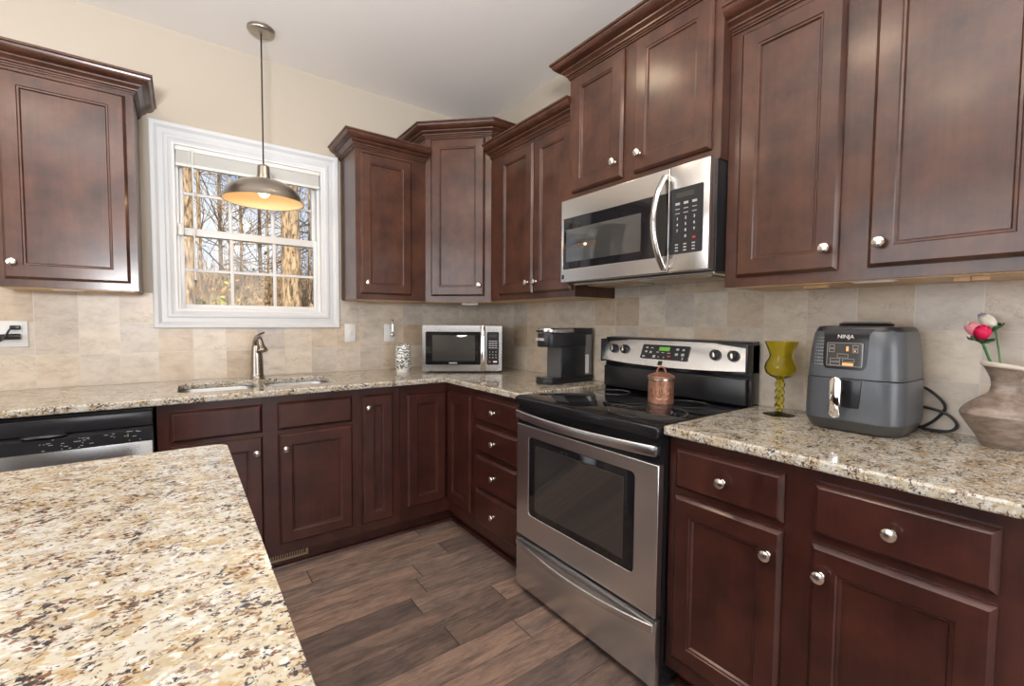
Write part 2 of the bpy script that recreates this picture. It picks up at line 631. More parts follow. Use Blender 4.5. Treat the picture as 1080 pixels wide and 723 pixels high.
    def rings(self, x0, x1, z0, z1, yb, steps, mi=0, mtx=None, hole=False):
        """nested rectangles facing -y: steps (inset, out); the last is filled unless hole"""
        t = bmesh.new()
        rs = []
        for ins, out in steps:
            y = yb - out
            rs.append([t.verts.new(c) for c in ((x0 + ins, y, z0 + ins), (x1 - ins, y, z0 + ins), (x1 - ins, y, z1 - ins), (x0 + ins, y, z1 - ins))])
        for A, B in zip(rs[:-1], rs[1:]):
            for k in range(4):
                t.faces.new((A[k], A[(k + 1) % 4], B[(k + 1) % 4], B[k]))
        if hole:
            for k in range(4):
                t.faces.new((rs[-1][k], rs[-1][(k + 1) % 4], rs[0][(k + 1) % 4], rs[0][k]))
        else:
            t.faces.new(rs[0][::-1])
            t.faces.new(rs[-1])
        return self._take(t, mi, mtx)

    def quad(self, a, b, c, d, mi=0):
        vs = [self.bm.verts.new(p) for p in (a, b, c, d)]
        f = self.bm.faces.new(vs)
        f.material_index = mi
        f.smooth = True
        return self

    def build(self, name, mats, parent=None, loc=None, sharp=35):
        me = bpy.data.meshes.new(name)
        self.bm.to_mesh(me)
        self.bm.free()
        for m_ in (mats if isinstance(mats, (list, tuple)) else [mats]):
            me.materials.append(M[m_] if isinstance(m_, str) else m_)
        me.set_sharp_from_angle(angle=math.radians(sharp))
        o = bpy.data.objects.new(name, me)
        C.objects.link(o)
        if loc:
            o.location = loc
        if parent:
            o.parent = parent
        return o


def thing(name, label, cat, loc=(0, 0, 0), rz=0.0, group=None):
    o = bpy.data.objects.new(name, None)
    o.empty_display_size = 0.05
    C.objects.link(o)
    o.location = loc
    o.rotation_euler = (0, 0, rz)
    return tag(o, label, cat, group)


def tag(o, label, cat, group=None):
    o['label'] = label
    o['category'] = cat
    if group:
        o['group'] = group
    return o


def struct(o):
    o['kind'] = 'structure'
    return o


def copy_tree(o, parent=None):
    c = o.copy()
    C.objects.link(c)
    if parent:
        c.parent = parent
    for ch in list(o.children):
        copy_tree(ch, c)
    return c


def text_mesh(name, body, size, mtx, material, parent, extrude=0.0003, align='CENTER', space=1.0):
    cu = bpy.data.curves.new(name, 'FONT')
    cu.body = body
    cu.size = size
    cu.extrude = extrude
    cu.align_x = align
    cu.align_y = 'CENTER'
    cu.space_character = space
    tmp = bpy.data.objects.new(name + '_curve', cu)
    C.objects.link(tmp)
    dg = bpy.context.evaluated_depsgraph_get()
    me = bpy.data.meshes.new_from_object(tmp.evaluated_get(dg))
    bpy.data.objects.remove(tmp)
    me.transform(mtx)
    me.name = name
    me.materials.clear()
    me.materials.append(M[material])
    o = bpy.data.objects.new(name, me)
    C.objects.link(o)
    o.parent = parent
    return o


def rrect(x0, x1, y0, y1, r, seg=6):
    pts = []
    for cx, cy, a0 in ((x1 - r, y1 - r, 0), (x0 + r, y1 - r, 90), (x0 + r, y0 + r, 180), (x1 - r, y0 + r, 270)):
        for i in range(seg + 1):
            a = math.radians(a0 + 90 * i / seg)
            pts.append((cx + r * math.cos(a), cy + r * math.sin(a)))
    return pts


def smooth(pts, k=6):
    """Catmull-Rom through the points"""
    P_ = [Vector(p) for p in pts]
    out = []
    for i in range(len(P_) - 1):
        a, b, c, d = P_[max(i - 1, 0)], P_[i], P_[i + 1], P_[min(i + 2, len(P_) - 1)]
        for j in range(k):
            t_ = j / k
            out.append(.5 * ((2 * b) + (c - a) * t_ + (2 * a - 5 * b + 4 * c - d) * t_ ** 2 + (3 * b - a - 3 * c + d) * t_ ** 3))
    out.append(P_[-1])
    return out


FRONT = Matrix.Rotation(math.radians(90), 4, 'X')   # maps z-up lettering / lathes to face -y
RZ_RIGHT = -PI / 2

# ------------------------------------------------------------------ the room
XL, XR, YB, YF, ZC = -4.6, 0.0, 0.0, -6.0, 2.74
MB().box(XL - .15, XR + .15, YF - .15, YB + .15, -.05, 0).build('floor', 'floor_planks')
struct(bpy.data.objects['floor'])
struct(MB().box(XL - .15, XR + .15, YF - .15, YB + .15, ZC, ZC + .1).build('ceiling', 'ceiling_paint'))
WX0, WX1, WZ0, WZ1 = -1.912, -1.165, 1.287, 2.170   # window opening
wb_ = MB()
wb_.box(XL - .15, WX0, 0, .15, 0, ZC).box(WX1, XR + .15, 0, .15, 0, ZC)
wb_.box(WX0, WX1, 0, .15, 0, WZ0).box(WX0, WX1, 0, .15, WZ1, ZC)
wall_back = struct(wb_.build('wall_back', 'wall_paint'))
wall_right = struct(MB().box(0, .15, YF - .15, 0, 0, ZC).build('wall_right', 'wall_paint'))
struct(MB().box(XL - .15, XL, YF - .15, 0, 0, ZC).build('wall_left', 'wall_paint'))
struct(MB().box(XL, 0, YF - .15, YF, 0, ZC).build('wall_front', 'wall_paint'))
# tiled splash zones
tb = MB()
tb.box(-2.95, -1.998, -.010, 0, .914, 1.376).box(-1.072, -.0, -.010, 0, .914, 1.376).box(-1.998, -1.072, -.010, 0, .914, 1.204)
struct(tb.build('tile_backsplash', 'tile_back', wall_back))
tr = MB()
tr.box(-.010, 0, -1.368, -.010, .914, 1.376).box(-.010, 0, -2.132, -1.368, .88, 1.44).box(-.010, 0, -3.0, -2.132, .914, 1.376)
struct(tr.build('tile_backsplash', 'tile_right', wall_right))
# quarter round along the toe kicks
qr = [(0, 0)] + [(.018 * math.cos(a), .018 * math.sin(a)) for a in [PI / 2 * i / 5 for i in range(6)]]
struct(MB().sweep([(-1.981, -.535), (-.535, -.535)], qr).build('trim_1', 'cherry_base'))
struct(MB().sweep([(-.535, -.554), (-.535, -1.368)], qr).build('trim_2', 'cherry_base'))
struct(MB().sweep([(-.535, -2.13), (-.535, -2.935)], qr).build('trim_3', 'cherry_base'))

# ------------------------------------------------------------------ window
win = MB()
# picture-frame casing: profile (width from opening, thickness)
cas = [(0, 0), (0, .012), (.012, .014), (.018, .018), (.030, .018), (.036, .014), (.058, .014), (.066, .020), (.072, .024), (.088, .026), (.092, .022), (.092, 0)]
t = bmesh.new()
rs = []
for o_, h_ in cas:
    rs.append([t.verts.new(c) for c in ((WX0 - o_, -h_, WZ0 - o_), (WX1 + o_, -h_, WZ0 - o_), (WX1 + o_, -h_, WZ1 + o_), (WX0 - o_, -h_, WZ1 + o_))])
for A, B in zip(rs[:-1], rs[1:]):
    for k in range(4):
        t.faces.new((A[k], A[(k + 1) % 4], B[(k + 1) % 4], B[k]))
win._take(t)
window = struct(win.build('window_1', 'white_paint', sharp=25))
# jamb liner
jm = MB()
jm.box(WX0, WX0 + .012, -.010, .14, WZ0, WZ1).box(WX1 - .012, WX1, -.010, .14, WZ0, WZ1)
jm.box(WX0 + .012, WX1 - .012, -.010, .14, WZ1 - .012, WZ1).box(WX0 + .012, WX1 - .012, -.010, .14, WZ0, WZ0 + .012)
# vinyl tracks
jm.box(WX0 + .012, WX0 + .026, .030, .12, WZ0 + .012, WZ1 - .012).box(WX1 - .026, WX1 - .012, .030, .12, WZ0 + .012, WZ1 - .012)
struct(jm.build('window_jamb', 'white_vinyl', window))
SX0, SX1 = WX0 + .026, WX1 - .026


def sash(z0, z1, y0, y1, br, tr_):
    s = MB()
    st = .020
    s.box(SX0, SX0 + st, y0, y1, z0, z1, .002).box(SX1 - st, SX1, y0, y1, z0, z1, .002)
    s.box(SX0 + st, SX1 - st, y0, y1, z0, z0 + br, .002).box(SX0 + st, SX1 - st, y0, y1, z1 - tr_, z1, .002)
    gx0, gx1, gz0, gz1 = SX0 + st, SX1 - st, z0 + br, z1 - tr_
    so = struct(s.build('window_sash', 'white_vinyl', window))
    ym = (y0 + y1) / 2
    g = MB()
    for k in (1, 2):
        x = gx0 + (gx1 - gx0) * k / 3
        g.box(x - .009, x + .009, ym - .007, ym + .007, gz0, gz1, .003)
    zm = (gz0 + gz1) / 2
    g.box(gx0, gx1, ym - .0065, ym + .0065, zm - .008, zm + .008, .003)
    struct(g.build('muntin', 'white_vinyl', so))
    struct(MB().box(gx0, gx1, ym - .002, ym + .002, gz0, gz1).build('pane', 'window_glass', so))
    return so


sash(WZ0 + .012, 1.738, .040, .072, .026, .040)
sash(1.700, WZ1 - .012, .078, .110, .036, .030)

sn = MB().box(-1.893, -1.867, -.004, .034, 1.690, 1.752, .003)
sn.box(-1.911, -1.897, -.008, .030, 1.692, 1.738, .002)
tag(sn.build('window_sensor', 'white_plastic'), 'small white two-piece alarm sensor on the left jamb of the window', 'sensor')

# raised blind
bl = thing('window_blind', 'raised white slatted blind gathered at the top of the window', 'blind', (WX0 + .014, 0, 0))
bw = WX1 - WX0 - .028
MB().box(0, bw, -.006, .028, 2.134, 2.157, .002).build('headrail', 'blind_white', bl)
sl = MB()
for k in range(13):
    sl.box(.004, bw - .004, .0, .024, 2.071 + k * .0048, 2.0742 + k * .0048, .0008, seg=1)
sl.build('slat_stack', 'blind_white', bl)
MB().box(.002, bw - .002, -.002, .027, 2.054, 2.070, .003).build('bottom_rail', 'blind_white', bl)
wd = MB().tube([(.075, -.012, 2.145), (.075, -.014, 2.10), (.076, -.014, 1.47)], .0042, 8)
wd.tube([(.076, -.014, 1.47), (.076, -.014, 1.455)], .006, 8)
wd.build('tilt_wand', 'blind_white', bl)
MB().tube([(.055, -.004, 2.14), (.075, -.012, 2.14)], .003, 6).build('wand_hook', 'blind_white', bl)
for k in range(2):
    MB().tube([(bw * .5 + k * .03 - .3 + .55 * k, -.004, 2.135), (bw * .5 + k * .03 - .3 + .55 * k, -.004, 2.06)], .0012, 5).build('ladder_cord', 'blind_white', bl)

# ------------------------------------------------------------------ cabinets
DOOR = [(0, 0), (0, .009), (.003, .013), (.010, .0205), (.056, .0205), (.059, .0175), (.064, .017), (.068, .0105)]
DRAW = [(0, 0), (0, .009), (.003, .013), (.013, .0205)]


def knob_at(parent, x, y, z, r=.0155):
    k = MB()
    k.lathe([(0, 0), (.008, 0), (.008, .002), (.0052, .005), (.0048, .012), (.0085, .016), (r * .92, .0185), (r, .0215), (r * .93, .0245), (r * .55, .0275), (0, .0285)], 20,
            Matrix.Translation((x, y, z)) @ FRONT)
    return k.build('knob', 'nickel_knob', parent)


def door(parent, x0, x1, z0, z1, yb, knob=None, name='door', steps=None, wood_='cherry'):
    o = MB().rings(x0, x1, z0, z1, yb, steps or (DOOR if name == 'door' else DRAW)).build(name, wood_, parent)
    if knob:
        knob_at(o, knob[0], yb - .0205, knob[1])
    return o


def base_cab(label, loc, rz, w, fronts, group=None, depth=.61, hollow=False):
    r = thing('base_cabinet', label, 'cabinet', loc, rz, group)
    b = MB()
    if hollow:
        b.box(0, w, -depth, -depth + .02, .10, .883).box(0, w, -.032, -.02, .10, .883)
        b.box(0, .018, -depth + .02, -.032, .10, .883).box(w - .018, w, -depth + .02, -.032, .10, .883)
        b.box(.018, w - .018, -depth + .02, -.032, .10, .118)
    else:
        b.box(0, w, -depth, -.02, .10, .883, .001, seg=1)
    b.box(0, w, -.535, -.02, 0, .10)
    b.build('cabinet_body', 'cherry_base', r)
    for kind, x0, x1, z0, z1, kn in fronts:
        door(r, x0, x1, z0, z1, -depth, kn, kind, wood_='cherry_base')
    return r


DZ = (.715, .848)
GB = 'dark cherry base cabinets along the walls'
# back run, left to right
base_cab('dark cherry sink base cabinet with two false drawer fronts, under the window', (-1.981, 0, 0), 0, .838, [
    ('drawer_front', .044, .388, *DZ, None), ('drawer_front', .453, .802, *DZ, None),
    ('door', .044, .388, .155, .697, (.359, .625)), ('door', .453, .802, .155, .697, (.481, .625))], GB, hollow=True)
base_cab('narrow one-door dark cherry base cabinet right of the sink cabinet', (-1.143, 0, 0), 0, .228, [
    ('door', .018, .186, .150, .845, (.042, .780))], GB)
# corner cabinet with a folding pair of doors
cc = thing('corner_base_cabinet', 'L-shaped dark cherry corner base cabinet with folding doors and no knobs', 'cabinet', (0, 0, 0), 0, GB)
b = MB()
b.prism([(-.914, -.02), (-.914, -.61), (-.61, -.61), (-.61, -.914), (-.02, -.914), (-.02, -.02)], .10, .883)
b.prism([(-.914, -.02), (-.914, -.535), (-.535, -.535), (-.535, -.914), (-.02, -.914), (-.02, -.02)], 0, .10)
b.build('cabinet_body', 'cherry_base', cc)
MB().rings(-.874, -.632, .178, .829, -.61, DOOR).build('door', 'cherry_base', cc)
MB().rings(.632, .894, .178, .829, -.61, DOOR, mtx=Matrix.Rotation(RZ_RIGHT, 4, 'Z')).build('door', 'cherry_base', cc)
base_cab('dark cherry four-drawer base cabinet left of the stove', (0, -.914, 0), RZ_RIGHT, .454, [
    ('drawer', .034, .414, .715, .848, (.220, .781)), ('drawer', .034, .414, .548, .690, (.220, .622)),
    ('drawer', .034, .414, .355, .527, (.220, .446)), ('drawer', .034, .414, .157, .338, (.220, .248))], GB)
base_cab('dark cherry two-door two-drawer base cabinet right of the stove', (0, -2.132, 0), RZ_RIGHT, .805, [
    ('drawer', .028, .350, *DZ, (.189, .780)), ('drawer', .417, .738, *DZ, (.574, .780)),
    ('door', .028, .350, .155, .692, (.318, .622)), ('door', .417, .738, .155, .692, (.443, .622))], GB)
# mate of the corner: hidden filler left of dishwasher
base_cab('dark cherry base cabinet left of the dishwasher', (-3.0, 0, 0), 0, .405, [
    ('drawer', .03, .375, *DZ, (.20, .78)), ('door', .03, .375, .155, .692, (.34, .622))], GB)

# ------------------------------------------------------------------ counters
def slab(name, outer, holes, z0, z1, bev=.007):
    t = bmesh.new()
    es = []
    for loop in [outer] + holes:
        vs = [t.verts.new((x, y, z1)) for x, y in loop]
        for i in range(len(vs)):
            es.append(t.edges.new((vs[i], vs[(i + 1) % len(vs)])))
    bmesh.ops.triangle_fill(t, use_beauty=True, use_dissolve=False, edges=es)
    g = bmesh.ops.extrude_face_region(t, geom=list(t.faces))
    for v in [v for v in g['geom'] if isinstance(v, bmesh.types.BMVert)]:
        v.co.z = z0
    mb = MB()
    mb._take(t)
    o = mb.build(name, 'granite')
    md = o.modifiers.new('edge', 'BEVEL')
    md.width = bev
    md.segments = 3
    md.limit_method = 'ANGLE'
    md.angle_limit = math.radians(50)
    md.harden_normals = False
    return o


BOWLS = [(-1.908, -1.590, -.525, -.185), (-1.552, -1.222, -.525, -.185)]
slab_l = slab('granite_countertop', [(-3.0, -.012), (-3.0, -.655), (-.675, -.655), (-.655, -.675), (-.655, -1.366), (-.012, -1.366), (-.012, -.012)],
              [rrect(*BOWLS[0][:2], *BOWLS[0][2:], .055), rrect(*BOWLS[1][:2], *BOWLS[1][2:], .055)], .884, .914)
tag(slab_l, 'L-shaped speckled beige granite countertop with the sink cut into it', 'countertop')
tag(slab('granite_countertop', [(-.655, -2.133), (-.655, -2.97), (-.012, -2.97), (-.012, -2.133)], [], .884, .914),
    'speckled granite countertop right of the stove, under the grey air fryer', 'countertop')
isl = slab('granite_countertop', rrect(-2.95, -1.798, -2.80, -1.592, .03), [], .884, .914)
tag(isl, 'large speckled granite island top in the left foreground', 'countertop')
ic = thing('kitchen_island', 'dark cherry kitchen island cabinet under the foreground granite top', 'island', (-2.37, -2.195, 0))
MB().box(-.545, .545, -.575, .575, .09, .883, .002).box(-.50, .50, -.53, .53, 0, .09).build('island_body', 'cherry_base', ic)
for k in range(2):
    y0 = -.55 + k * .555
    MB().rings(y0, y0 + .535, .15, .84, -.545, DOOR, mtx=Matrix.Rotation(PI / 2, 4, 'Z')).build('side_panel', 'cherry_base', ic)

# sink
sk = thing('sink', 'stainless steel double-bowl sink set under the granite below the window', 'sink', (-1.565, -.355, .70))
for i, (x0, x1, y0, y1) in enumerate(BOWLS):
    t = bmesh.new()
    loops = []
    for ins, z in ((.012 - .024, .183), (-.002, .183), (.0, .178), (.006, .05), (.03, .012), (.08, .004)):
        pts = rrect(x0 + ins + 1.565, x1 - ins + 1.565, y0 + ins + .355, y1 - ins + .355, max(.02, .055 - ins * .3))
        loops.append([t.verts.new((x, y, z)) for x, y in pts])
    for A, B in zip(loops[:-1], loops[1:]):
        for k in range(len(A)):
            t.faces.new((A[k], A[(k + 1) % len(A)], B[(k + 1) % len(A)], B[k]))
    t.faces.new(loops[-1])
    m_ = MB()
    m_._take(t)
    ob = m_.build('bowl', 'sink_steel', sk)
    md = ob.modifiers.new('thick', 'SOLIDIFY')
    md.thickness = .002
    md.offset = 0
    cx, cy = (x0 + x1) / 2 + 1.565, (y0 + y1) / 2 + .355
    MB().lathe([(0, .008), (.03, .008), (.038, .012), (.045, .010), (.045, .005), (0, .005)], 20, Matrix.Translation((cx, cy, 0))).build('drain', 'steel_bright', ob)

# faucet
fc = thing('faucet', 'brushed nickel single-lever faucet behind the sink', 'faucet', (-1.553, -.130, .914))
fb = MB().lathe([(0, 0), (.037, 0), (.037, .006), (.034, .010), (.032, .03), (.030, .10), (.0265, .16), (.024, .185)], 28)
pth = [(0, 0, .185), (.001, -.006, .205), (.003, -.022, .224), (.005, -.045, .226), (.007, -.066, .215)]
fb.tube(pth, [.022, .0215, .0195, .0175, .016], 18)
fb.build('body', 'nickel_dark', fc)
axis = Vector((.012, -.028, -.075)).normalized()
hm = Matrix.Translation((.007, -.064, .216)) @ axis.to_track_quat('Z', 'Y').to_matrix().to_4x4()
MB().lathe([(0, -.008), (.012, -.008), (.016, 0), (.0165, .012), (.020, .032), (.027, .052), (.0295, .060), (.0290, .064), (.022, .064), (.0, .060)], 24, hm).build('spray_head', 'nickel_dark', fc)
lv = MB().tube([(.0, .004, .195), (.0, .008, .222), (.004, .004, .238)], [.016, .015, .011], 14)
lv.tube([(.002, .006, .236), (.018, -.010, .250), (.034, -.026, .258)], [.007, .006, .0055], 10)
lv.build('lever', 'nickel_dark', fc)

# ------------------------------------------------------------------ upper cabinets
CROWN = [(0, 0), (.006, 0), (.006, .006), (.010, .008), (.010, .014), (.016, .017), (.017, .023), (.026, .030), (.033, .034), (.034, .040),
         (.043, .042), (.054, .047), (.062, .055), (.066, .064), (.067, .069), (.074, .071), (.074, .080), (0, .080)]


def crown(parent, path, z):
    return MB().sweep(path, [(o_, z + h_) for o_, h_ in CROWN]).build('crown_moulding', 'cherry', parent, sharp=40)


def upper(label, loc, rz, w, d, z0, z1, doors, path, underside=True):
    r = thing('wall_cabinet', label, 'cabinet', (loc[0], loc[1], z0), rz, 'dark cherry wall cabinets')
    zz = z1 - z0
    b = MB()
    b.box(.002, w - .002, -d + .02, -.002, .018, zz)              # box
    b.box(0, w, -d, -d + .02, 0, zz)                              # face frame
    b.box(.0, .016, -d + .02, -.002, 0, zz).box(w - .016, w, -d + .02, -.002, 0, zz)
    b.build('cabinet_body', 'cherry', r)
    if underside:
        MB().box(.017, w - .017, -d + .021, -.012, -.003, .0175).build('bottom_panel', 'raw_wood', r)
    for x0, x1, a, c, kn in doors:
        door(r, x0, x1, a - z0, c - z0, -d, (kn[0], kn[1] - z0) if kn else None)
    if path:
        crown(r, path, zz - .036)
    return r


D = .305
Z36, Z42 = 2.284, 2.437
left_up = upper('dark cherry wall cabinet left of the window', (-2.50, 0), 0, .457, D, 1.37, Z36,
                [(.040, .430, 1.402, 2.232, (.068, 1.467))], [(0, -D), (.457, -D), (.457, 0)])
upper('narrow dark cherry wall cabinet right of the window', (-1.055, 0), 0, .445, D, 1.37, Z36,
      [(.025, .345, 1.402, 2.228, (.060, 1.467))], [(0, 0), (0, -D), (.445, -D)])
pair_up = upper('two-door dark cherry wall cabinet between the corner cabinet and the built-in microwave', (0, -.610), RZ_RIGHT, .757, D, 1.37, Z36,
                [(.105, .432, 1.402, 2.228, (.398, 1.462)), (.442, .742, 1.402, 2.228, (.470, 1.462))], [(0, -D), (.757, -D)])
upper('short two-door dark cherry wall cabinet above the built-in microwave', (0, -1.368), RZ_RIGHT, .764, .355, 1.820, Z42,
      [(.030, .336, 1.858, 2.392, (.300, 1.928)), (.396, .732, 1.858, 2.392, (.430, 1.928))], [(0, 0), (0, -.355), (.764, -.355), (.764, 0)], False)
big_up = upper('wide two-door dark cherry wall cabinet above the air fryer', (0, -2.133), RZ_RIGHT, .80, D, 1.37, Z36,
               [(.044, .348, 1.402, 2.228, (.321, 1.467)), (.420, .760, 1.402, 2.228, (.451, 1.467))], [(0, -D), (.80, -D)])
for k, x in enumerate((.225, .585)):
    for j in range(2):
        MB().box(x + j * .034, x + .032 + j * .034, -D + .08, -D + .105, -.012, .010).build('mounting_block', 'raw_wood', big_up)
# diagonal corner cabinet
dg_ = thing('corner_wall_cabinet', 'tall diagonal dark cherry wall cabinet in the corner above the countertop microwave', 'cabinet', (0, 0, 1.37), 0, 'dark cherry wall cabinets')
b = MB()
zz = Z42 - 1.37
PENT = [(-.002, -.002), (-.610, -.002), (-.610, -.305), (-.305, -.610), (-.002, -.610)]
b.prism(PENT, .0, zz)
b.build('cabinet_body', 'cherry', dg_)
MB().prism([(-.02, -.02), (-.59, -.02), (-.59, -.295), (-.295, -.59), (-.02, -.59)], -.004, 0).build('bottom_panel', 'raw_wood', dg_)
dm = Matrix.Translation((-.610, -.305, 0)) @ Matrix.Rotation(-PI / 4, 4, 'Z')
dd = MB().rings(.040, .391, .034, zz - .046, 0, DOOR, mtx=dm).build('door', 'cherry', dg_)
kk = MB().lathe([(0, 0), (.008, 0), (.008, .002), (.0052, .005), (.0048, .012), (.0085, .016), (.0143, .0185), (.0155, .0215), (.0143, .0245), (.0085, .0275), (0, .0285)], 20,
                dm @ Matrix.Translation((.358, -.0205, .100)) @ FRONT)
kk.build('knob', 'nickel_knob', dd)
crown(dg_, [(-.610, -.002), (-.610, -.305), (-.305, -.610), (-.002, -.610)], zz - .036)

# slim lamps under the wall cabinets
uc_spots = [('slim white lamp bar under the wall cabinet left of the window', (-2.285, -.235, 1.380), 0),
            ('slim white lamp bar under the diagonal corner cabinet', (-.330, -.400, 1.366), -PI / 4),
            ('slim white lamp bar under the wide wall cabinet above the air fryer', (-.255, -2.553, 1.380), RZ_RIGHT)]
uc0 = None
for lab, loc, rz in uc_spots:
    if uc0 is None:
        uc0 = thing('under_cabinet_lamp', lab, 'lamp', loc, rz, 'lamp bars under the wall cabinets')
        MB().box(-.055, .055, -.022, .022, -.014, .0, .004).build('housing', 'white_plastic', uc0)
        MB().box(-.045, .045, -.014, .014, -.0165, -.0135, .001).build('lens', 'white_vinyl', uc0)
        o = uc0
    else:
        o = copy_tree(uc0)
        o.location = loc
        o.rotation_euler = (0, 0, rz)
        o['label'] = lab

# ------------------------------------------------------------------ dishwasher
dw = thing('dishwasher', 'stainless dishwasher with black control panel beside the sink cabinet', 'dishwasher', (-2.592, 0, 0))
MB().box(.006, .600, -.60, -.03, .10, .872).box(.02, .586, -.55, -.03, .0, .10).build('tub', 'black_plastic', dw)
MB().box(.008, .598, -.632, -.60, .115, .744, .004).build('door', 'steel_pale', dw)
cp = MB()
cp.box(.006, .600, -.636, -.60, .807, .866, .006)
t = bmesh.new()
N = 16
lo = []
for i in range(N + 1):
    x = .006 + .594 * i / N
    bow = .014 * (1 - (2 * i / N - 1) ** 2)
    lo.append((x, -.650 - bow * .6, .742, .806))
vsb = []
for x, y, z0, z1 in lo:
    vsb.append([t.verts.new(c) for c in ((x, -.60, z0), (x, y, z0 + .006), (x, y, z1 - .012), (x, -.625, z1), (x, -.60, z1))])
for A, B in zip(vsb[:-1], vsb[1:]):
    for k in range(5):
        t.faces.new((A[k], A[(k + 1) % 5], B[(k + 1) % 5], B[k]))
t.faces.new(vsb[0][::-1])
t.faces.new(vsb[-1])
cp._take(t)
cpo = cp.build('control_panel', 'dark_panel', dw)
hd = MB()
hd.lathe([(0, 0), (.062, 0), (.060, .004), (.052, .008), (0, .009)], 24, Matrix.Translation((.285, -.642, .803)) @ Matrix.Diagonal((1, .42, 1, 1)))
hd.build('pocket_handle', 'black_plastic', cpo)
rnd = random.Random(3)
for i in range(34):
    x = .26 + .30 * rnd.random()
    z = .752 + .040 * rnd.random()
    bow = .014 * (1 - (2 * (x - .006) / .594 - 1) ** 2)
    MB().box(x, x + rnd.choice((.004, .008, .012)), -.6515 - bow * .6, -.650 - bow * .6 + .001, z, z + .0018).build('key_mark', 'grey_mark', cpo)
MB().box(.520, .523, -.656, -.652, .772, .784).build('indicator_light', 'green_display', cpo)

# floor register in the toe kick
vr = thing('floor_register', 'brass-toned vent register in the toe kick below the sink', 'vent', (-1.62, -.535, .034))
MB().rings(0, .235, 0, .066, 0, [(0, 0), (0, .004), (.003, .007), (.012, .007), (.012, .001)], hole=True).build('frame', 'vent_metal', vr)
MB().box(.012, .223, -.0015, -.0005, .012, .054).build('backing', 'vent_dark', vr)
s = MB()
for k in range(19):
    x = .017 + k * .0108
    s.box(x, x + .0042, -.006, -.0015, .012, .054)
s.build('grille', 'vent_metal', vr)

# ------------------------------------------------------------------ range
rg = thing('range', 'stainless and black freestanding electric range with glass cooktop', 'stove', (0, -1.369, 0), RZ_RIGHT)
RW = .762
b = MB()
b.box(.003, RW - .003, -.632, -.03, .035, .870).box(.03, RW - .03, -.60, -.05, 0, .035)
b.build('body', 'black_enamel', rg)
# cooktop: black frame with rolled front lip and glass
ck = MB()
ck.box(.001, RW - .001, -.678, -.045, .868, .9085, .008, seg=3)
cko = ck.build('cooktop', 'black_enamel', rg)
MB().box(.012, RW - .012, -.668, -.10, .9075, .9115, .0015).build('glass_surface', 'black_glass', cko)
for cx, cy, rr in ((.190, -.500, (.112, .108, .070)), (.575, -.485, (.145, .140, .092)), (.190, -.230, (.080, .077)), (.575, -.230, (.090, .087))):
    m_ = MB()
    for q in range(0, len(rr) - 1 if len(rr) == 2 else 2):
        if q == 0:
            m_.lathe([(rr[0], .9117), (rr[1], .9117), (rr[1], .9112), (rr[0], .9112)], 64, Matrix.Translation((cx, cy, 0)), closed=True)
        else:
            m_.lathe([(rr[2], .9117), (rr[2] - .003, .9117), (rr[2] - .003, .9112), (rr[2], .9112)], 64, Matrix.Translation((cx, cy, 0)), closed=True)
    m_.build('burner_ring', 'burner_mark', cko)
# vent strip under the cooktop
v_ = MB()
v_.box(.004, RW - .004, -.655, -.63, .782, .868)
for k in range(4):
    v_.box(.010, RW - .010, -.668 + k * .003, -.650, .842 + k * .0065, .8455 + k * .0065, .001, seg=1)
v_.build('vent_strip', 'black_enamel', rg)
# oven door: steel skin around a black glass window
od = MB()
DX0, DX1, DZ0, DZ1 = .004, RW - .004, .274, .782
wx0, wx1, wz0, wz1 = .088, .664, .385, .735
yf, ybk = -.664, -.634
t = bmesh.new()
outer = [(DX0, DZ0), (DX1, DZ0), (DX1, DZ1), (DX0, DZ1)]
inner = rrect(wx0, wx1, wz0, wz1, .018, 4)
es = []
for loop in (outer, inner):
    vs = [t.verts.new((x, yf, z)) for x, z in loop]
    for i in range(len(vs)):
        es.append(t.edges.new((vs[i], vs[(i + 1) % len(vs)])))
bmesh.ops.triangle_fill(t, use_beauty=True, edges=es)
g = bmesh.ops.extrude_face_region(t, geom=list(t.faces))
for v in [v for v in g['geom'] if isinstance(v, bmesh.types.BMVert)]:
    v.co.y = ybk
od._take(t)
odo = od.build('oven_door', 'steel', rg)
md = odo.modifiers.new('edge', 'BEVEL')
md.width = .0025
md.segments = 2
md.limit_method = 'ANGLE'
md.angle_limit = math.radians(50)
w_ = MB()
w_.box(wx0 + .0005, wx1 - .0005, -.6625, -.640, wz0 + .0005, wz1 - .0005, .002)
wo_ = w_.build('window_frame', 'black_glass', odo)
MB().rings(wx0 + .042, wx1 - .046, wz0 + .030, wz1 - .028, -.6624, [(0, 0), (.0, .0006), (.003, .0012), (.006, .0006)]).build('window', 'oven_glass', wo_)


def bow_handle(x0, x1, y0, yo, z, hz, tz, mats, parent, name='handle', zbow=0.0):
    t = bmesh.new()
    N = 24
    rs = []
    sec = rrect(-tz / 2, tz / 2, -hz / 2, hz / 2, min(tz, hz) * .35, 3)
    for i in range(N + 1):
        s = 2 * i / N - 1
        x = x0 + (x1 - x0) * i / N
        y = y0 - (yo - y0) * -1 * 0 - (abs(yo) - abs(y0)) * (1 - s * s)
        dz = zbow * (1 - s * s)
        rs.append([t.verts.new((x, y + a, z + c + dz)) for a, c in sec])
    k = len(sec)
    for A, B in zip(rs[:-1], rs[1:]):
        for j in range(k):
            t.faces.new((A[j], A[(j + 1) % k], B[(j + 1) % k], B[j]))
    t.faces.new(rs[0][::-1])
    t.faces.new(rs[-1])
    m_ = MB()
    m_._take(t)
    return m_, parent, name, mats


